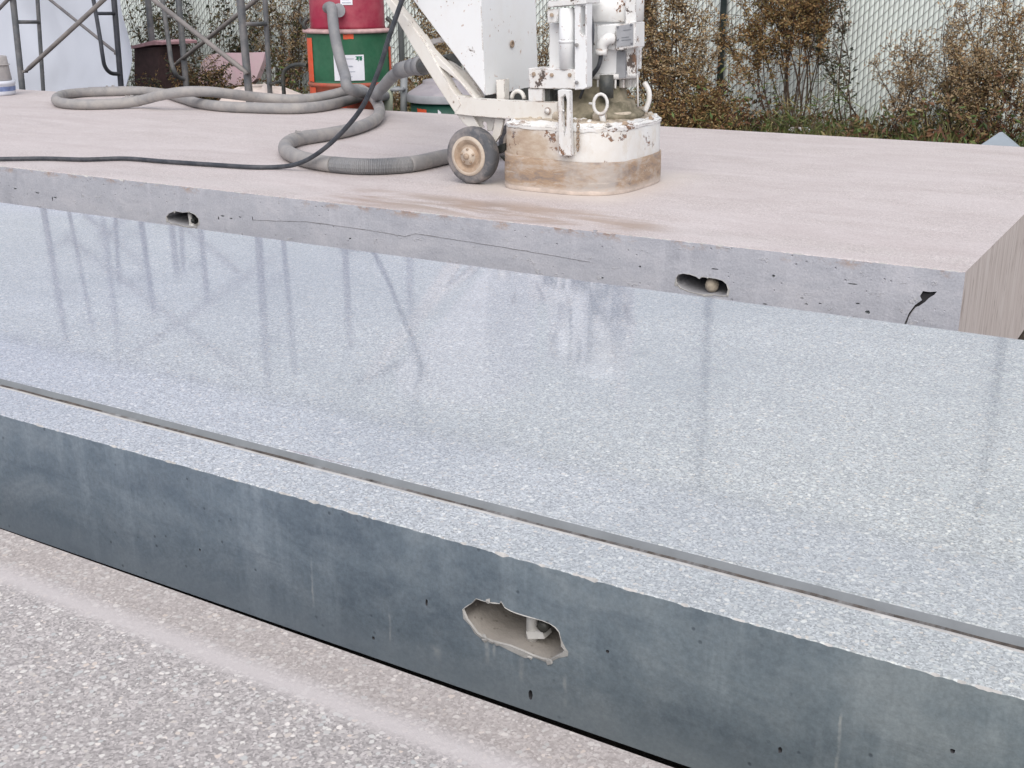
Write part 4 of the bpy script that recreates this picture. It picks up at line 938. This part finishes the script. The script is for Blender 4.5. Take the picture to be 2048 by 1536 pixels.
def wire(a, b):
    d = (b-a).normalized(); s1 = d.cross(FN).normalized()*wr; s2 = FN*wr
    mb.add([a+s1, a-s1*.5+s2*.9, a-s1*.5-s2*.9, b+s1, b-s1*.5+s2*.9, b-s1*.5-s2*.9], [(0, 1, 4, 3), (1, 2, 5, 4), (2, 0, 3, 5)], 0, False)
hgt = FZ1-FZ0; k = U0-hgt
while k < U1:
    a0 = max(k, U0); b0 = min(k+hgt, U1)
    if b0 > a0:
        P = [fp(a0+(b0-a0)*t/24, FZ0+(a0-k)+(b0-a0)*t/24, -.008+.002*nz(k, t*.6, 2)) for t in range(25)]
        for p, q in zip(P, P[1:]): wire(p, q)
    k += .083
k = U0
while k < U1+hgt:
    a0 = min(k, U1); b0 = max(k-hgt, U0)
    if a0 > b0: wire(fp(a0, FZ0+(k-a0), .010), fp(b0, FZ0+(k-b0), .010))
    k += .083
mb.build('chain_mesh', M_WIRE, FEN, fix=False)
for (px, m, r) in ((1449, M_POST, .031), (807, M_POSTG, .031), (2092, M_POST, .03), (165, M_POSTG, .03)):
    p = aty(px, 60, FY); uu = p.x; mb = MB(); mb.tube([fp(uu, GZ-.1, -.05), fp(uu, FZ1+.05, -.05)], r, 14); mb.build('fence_post', m, FEN)
mb = MB(); mb.tube([fp(U0, FZ1, -.03), fp(U1, FZ1, -.03)], .02, 10); mb.build('top_rail', M_POST, FEN)

# ------------------------------------------------------------------ weeds and shrubs
class LB:
    """leaf collector with a per-face tint"""
    def __init__(s): s.v = []; s.f = []; s.m = []; s.t = []
    def leaf(s, p, d, L, W, mi, tint, R_):
        d = d.normalized(); sdir = d.cross(Vector((R_.uniform(-1, 1), R_.uniform(-1, 1), R_.uniform(-.4, 1)))); 
        if sdir.length < 1e-4: return
        sdir = sdir.normalized()*W*.5; o = len(s.v); m_ = p+d*L*.5; nn = d.cross(sdir).normalized()*L*R_.uniform(-.15, .15)
        s.v += [tuple(p), tuple(m_+sdir+nn), tuple(p+d*L), tuple(m_-sdir+nn)]; s.f.append((o, o+1, o+2, o+3)); s.m.append(mi); s.t.append(tint)
    def build(s, name, mats, parent=None, **tags):
        me = bpy.data.meshes.new(name); me.from_pydata(s.v, [], s.f)
        for m in mats: me.materials.append(m)
        me.polygons.foreach_set('material_index', s.m)
        at_ = me.attributes.new('tint', 'FLOAT', 'FACE'); at_.data.foreach_set('value', s.t); me.update()
        o = bpy.data.objects.new(name, me); col.objects.link(o)
        if parent: o.parent = parent; o.matrix_parent_inverse = Matrix.Translation(parent.location).inverted()
        for k, v in tags.items(): o[k] = v
        return o
def plant(name, label, cat, base, stems, seed, leafm, seedm, stemm, leaf_n=26, seed_n=60, leaf_L=.06, leaf_W=.016, spray=.16, low=.25, group='weeds and shrubs along the fence', twigs=7):
    """stems: list of (top offset x along rt, offset along HEAD, height, radius)"""
    R_ = random.Random(seed); th = thing(name, label, cat, base, group)
    sm = MB(); lb = LB()
    more = [(du+R_.gauss(0, .10), dd+R_.gauss(0, .08), h*R_.uniform(.55, .95), r0*.6) for (du, dd, h, r0) in stems]
    for (du, dd, h, r0) in [(a, b, c, d*.62) for a, b, c, d in stems]+more:
        b0 = base + rt*R_.uniform(-.08, .08) + HEAD*R_.uniform(-.06, .06)
        top = base + rt*du + HEAD*dd + Vector((0, 0, h)); mid = b0.lerp(top, .5)+rt*R_.uniform(-.11, .11)+Vector((0, 0, .06*h)); bow = rt*R_.uniform(-.08, .08)
        S_ = spline([b0, b0.lerp(mid, .5)+bow, mid, mid.lerp(top, .55)-bow*.7, top], 5); n_ = len(S_)
        sm.tube(S_, r0, 5, 0, True, rad=lambda i: r0*(1-.8*i/n_)+.0012)
        tint0 = R_.uniform(0, 1)
        for k in range(int(leaf_n*2.3)):
            i = int(n_*(low+(1-low)*R_.random()**.8)); p = S_[min(i, n_-1)]
            d = Vector((R_.uniform(-1, 1), R_.uniform(-1, 1), R_.uniform(-.7, .6)))
            lb.leaf(p+d*.05*R_.random()**2, d, leaf_L*R_.uniform(.35, 1.1), leaf_W*R_.uniform(.5, 1.2), 0, min(1, max(0, R_.gauss(.25+.5*tint0, .25))), R_)
        for k in range(int(twigs*1.3)):
            i = int(n_*R_.uniform(.5, .97)); p = S_[i]; d = Vector((R_.uniform(-1, 1), R_.uniform(-1, 1), R_.uniform(.1, 1.3))).normalized()
            L = spray*R_.uniform(.5, 1.3); q = p+d*L+Vector((0, 0, -.15*L)); sm.tube([p, p+d*L*.6, q], .0022, 4, 0, False)
            for j in range(int(1.7*seed_n)//max(1, twigs)):
                pp = p.lerp(q, R_.random()**.6)+Vector((R_.gauss(0, .014), R_.gauss(0, .014), R_.gauss(0, .014)))
                dd_ = Vector((R_.uniform(-1, 1), R_.uniform(-1, 1), R_.uniform(-.5, 1)))
                lb.leaf(pp, dd_, R_.uniform(.012, .034), R_.uniform(.007, .015), 1, min(1, max(0, R_.gauss(.5, .25))), R_)
    sm.build('stem', stemm, th); lb.build('foliage', [leafm, seedm], th); return th
def base_y(px, Y):
    p = aty(px, 150, Y); return Vector((p.x, p.y, GZ))
def base_at(px, D):
    p = atd(px, 200, D); return Vector((p.x, p.y, GZ))
def fan(R_, n, half, h0, h1, r=.006, dd=.12, lean=0): return [(lean+R_.uniform(-half, half), R_.uniform(-dd, dd), R_.uniform(h0, h1), r*R_.uniform(.6, 1.3)) for _ in range(n)]
RR = random.Random(21)
PL = 'plant'
plant('goldenrod', 'dense brown dried weed clump just right of the grinder motor', PL, base_at(1335, 9.6), fan(RR, 22, .40, .8, 1.75), 1, M_DRY, M_SEED, M_STEM, 46, 130, .05, .014, .16, .12)
plant('goldenrod', 'low dense brown weeds at the foot of the dark fence post', PL, base_at(1400, 9.4), fan(RR, 18, .42, .3, .75), 2, M_DRY, M_DRY, M_STEM, 40, 60, .05, .014, .12, .05)
plant('shrub', 'tall rusty topped shrub with dark bare stems right of the dark post', 'shrub', base_at(1590, 9.9), [(-.36, 0, 1.45, .009), (-.25, .1, 1.75, .010), (-.10, 0, 1.85, .011), (.02, -.1, 1.80, .010), (.12, .1, 1.6, .009), (.22, 0, 1.45, .008), (-.48, 0, 1.2, .006), (.05, 0, 1.95, .009), (-.18, .1, 1.95, .008), (-.3, -.1, 1.6, .007), (-.05, .05, 1.7, .008)], 3, M_DRY, M_DRY, M_STEM, 40, 460, .055, .018, .26, .45, twigs=16)
plant('shrub', 'thin dark leaning stem with curled dead leaves in front of bare fence', 'shrub', base_at(1725, 9.8), [(-.28, 0, 1.28, .013), (-.34, .05, 1.18, .008), (-.52, .1, 1.1, .008)], 4, M_VINE, M_VINE, M_STEM, 26, 60, .06, .02, .12, .25, twigs=6)
plant('goldenrod', 'small pale branching weed with spread seed heads before open fence', PL, base_at(1815, 9.3), [(-.20, 0, .92, .006), (-.10, 0, .97, .006), (.02, .05, .93, .006), (.09, 0, .80, .005), (-.02, -.05, .85, .005), (.05, 0, .6, .005)], 5, M_OLIVE, M_SEED, M_STEM, 10, 110, .03, .010, .15, .5, twigs=10)
plant('goldenrod', 'tall slim weed with a few long side twigs, second from the right', PL, base_at(1878, 9.5), [(.0, 0, 1.18, .007), (.30, 0, 1.65, .006), (.20, .1, 1.5, .005), (.12, 0, 1.1, .006), (.45, 0, 1.3, .005)], 6, M_DRY, M_SEED, M_STEM, 20, 90, .04, .012, .15, .25, twigs=8)
plant('goldenrod', 'broad fluffy brown weed clump at the right edge of the fence', PL, base_at(2000, 9.0), fan(RR, 15, .40, .55, 1.35), 7, M_DRY, M_SEED, M_STEM, 34, 120, .045, .013, .15, .2, twigs=8)
plant('goldenrod', 'olive brown weed clump between the pale weed and the right edge clump', PL, base_at(1925, 9.2), fan(RR, 8, .32, .45, 1.0), 8, M_OLIVE, M_SEED, M_STEM, 30, 70, .045, .013, .14, .15)
plant('grass_tuft', 'green and straw coloured long grass tuft under the rusty topped shrub', PL, base_at(1625, 9.2), fan(RR, 16, .32, .35, .75, .004), 9, M_GRASS, M_GRASS, M_STEMP, 14, 0, .16, .008, .1, .0, twigs=1)
plant('vine', 'dark leaved vine climbing the fence between the scaffold frames', 'vine', base_y(420, 10.1), fan(RR, 16, .95, .7, 1.7, .006), 10, M_VINE, M_OLIVE, M_STEM, 19, 46, .075, .035, .2, .15, twigs=5)
plant('vine', 'tangled vine with brown and green leaves beside the white tarpaulin', 'vine', base_y(318, 10.1), fan(RR, 12, .6, .8, 1.6, .006), 11, M_VINE, M_OLIVE, M_STEM, 20, 40, .07, .03, .2, .15, twigs=5)
plant('vine', 'pale tan leafy vine directly left of the red vacuum', 'vine', base_y(570, 10.1), fan(RR, 16, .55, .8, 1.9, .006), 12, M_OLIVE, M_SEED, M_STEM, 20, 90, .06, .026, .22, .2, twigs=7)
plant('goldenrod', 'dead dark weed with curled leaves standing before the pink board', PL, base_y(455, 8.9), fan(RR, 7, .22, .35, .62, .005), 13, M_VINE, M_DRY, M_STEM, 18, 40, .04, .016, .1, .3, twigs=4)
plant('goldenrod', 'straw coloured dry weeds between the drum and the grinder arm', PL, base_y(815, 9.3), fan(RR, 16, .40, .45, .95, .005), 14, M_DRY, M_SEED, M_STEMP, 26, 50, .06, .012, .12, .1, twigs=5)
plant('goldenrod', 'brown weeds seen through the gap behind the white handle arm', PL, base_y(880, 9.9), fan(RR, 14, .35, 1.0, 1.6, .006), 15, M_DRY, M_SEED, M_STEM, 36, 90, .05, .014, .16, .2, twigs=6)
plant('goldenrod', 'sparse weed stems between the white hopper and the motor', PL, base_y(1095, 9.9), fan(RR, 6, .14, .8, 1.5, .006), 16, M_DRY, M_SEED, M_STEM, 16, 40, .04, .012, .12, .3, twigs=5)
plant('shrub', 'short dark twiggy undergrowth under the pink plank crate', 'shrub', base_y(348, 8.6), fan(RR, 20, .55, .3, .75, .006), 17, M_VINE, M_DRY, M_STEM, 30, 30, .06, .02, .12, .1, twigs=4)
# undergrowth between slab and fence: litter, low blades and leaves nobody could count
RU = random.Random(5); lb = LB()
def scatter(n_, f):
    for _ in range(n_):
        x = 1.8-13*RU.random()**1.5; y = 6.6+3.9*RU.random()**.9; p = Vector((x, y, 0))
        if x < -7.6 and y < 8.6+.25*(-7.6-x): continue
        f(p, y, nz(p.x*1.1, p.y*1.1, 3))
def brush(p, d, k):
    dens = max(0, .55+nz(p.x*1.3, p.y*.8, 5)); h = .80*dens*RU.random()**1.3*min(1, (p.y-6.4)/1.5)
    dr = Vector((RU.uniform(-1, 1), RU.uniform(-1, 1), RU.uniform(-.3, 1.2)))
    lb.leaf(Vector((p.x, p.y, GZ+h)), dr, RU.uniform(.03, .08), RU.uniform(.010, .026), RU.choice((0, 1, 1)), min(1, max(0, RU.gauss(.35+.5*k+.25*h, .25))), RU)
def blade(p, d, k):
    h = RU.uniform(.10, .42)*(1+.8*max(0, k)); dr = Vector((RU.gauss(0, .35), RU.gauss(0, .35), 1))
    lb.leaf(Vector((p.x, p.y, GZ-.02)), dr, h, RU.uniform(.006, .014), 0, min(1, max(0, RU.gauss(.5+.5*k, .25))), RU)
def litter(p, d, k):
    hump = .55*max(0, .35+nz(p.x*.9+4, p.y*.9, 8))*RU.random()*min(1, (p.y-6.3)/1.2)
    dr = Vector((RU.uniform(-1, 1), RU.uniform(-1, 1), RU.uniform(-.3, .8)))
    lb.leaf(Vector((p.x, p.y, GZ+.01+hump)), dr, RU.uniform(.03, .085), RU.uniform(.015, .04), 1, min(1, max(0, RU.gauss(.4+.4*k, .28))), RU)
scatter(30000, blade); scatter(26000, litter); scatter(34000, brush)
lb.build('undergrowth', [M_GRASS, M_LITTER], kind='stuff', label='low brown and green undergrowth with leaf litter along the fence', category='undergrowth')
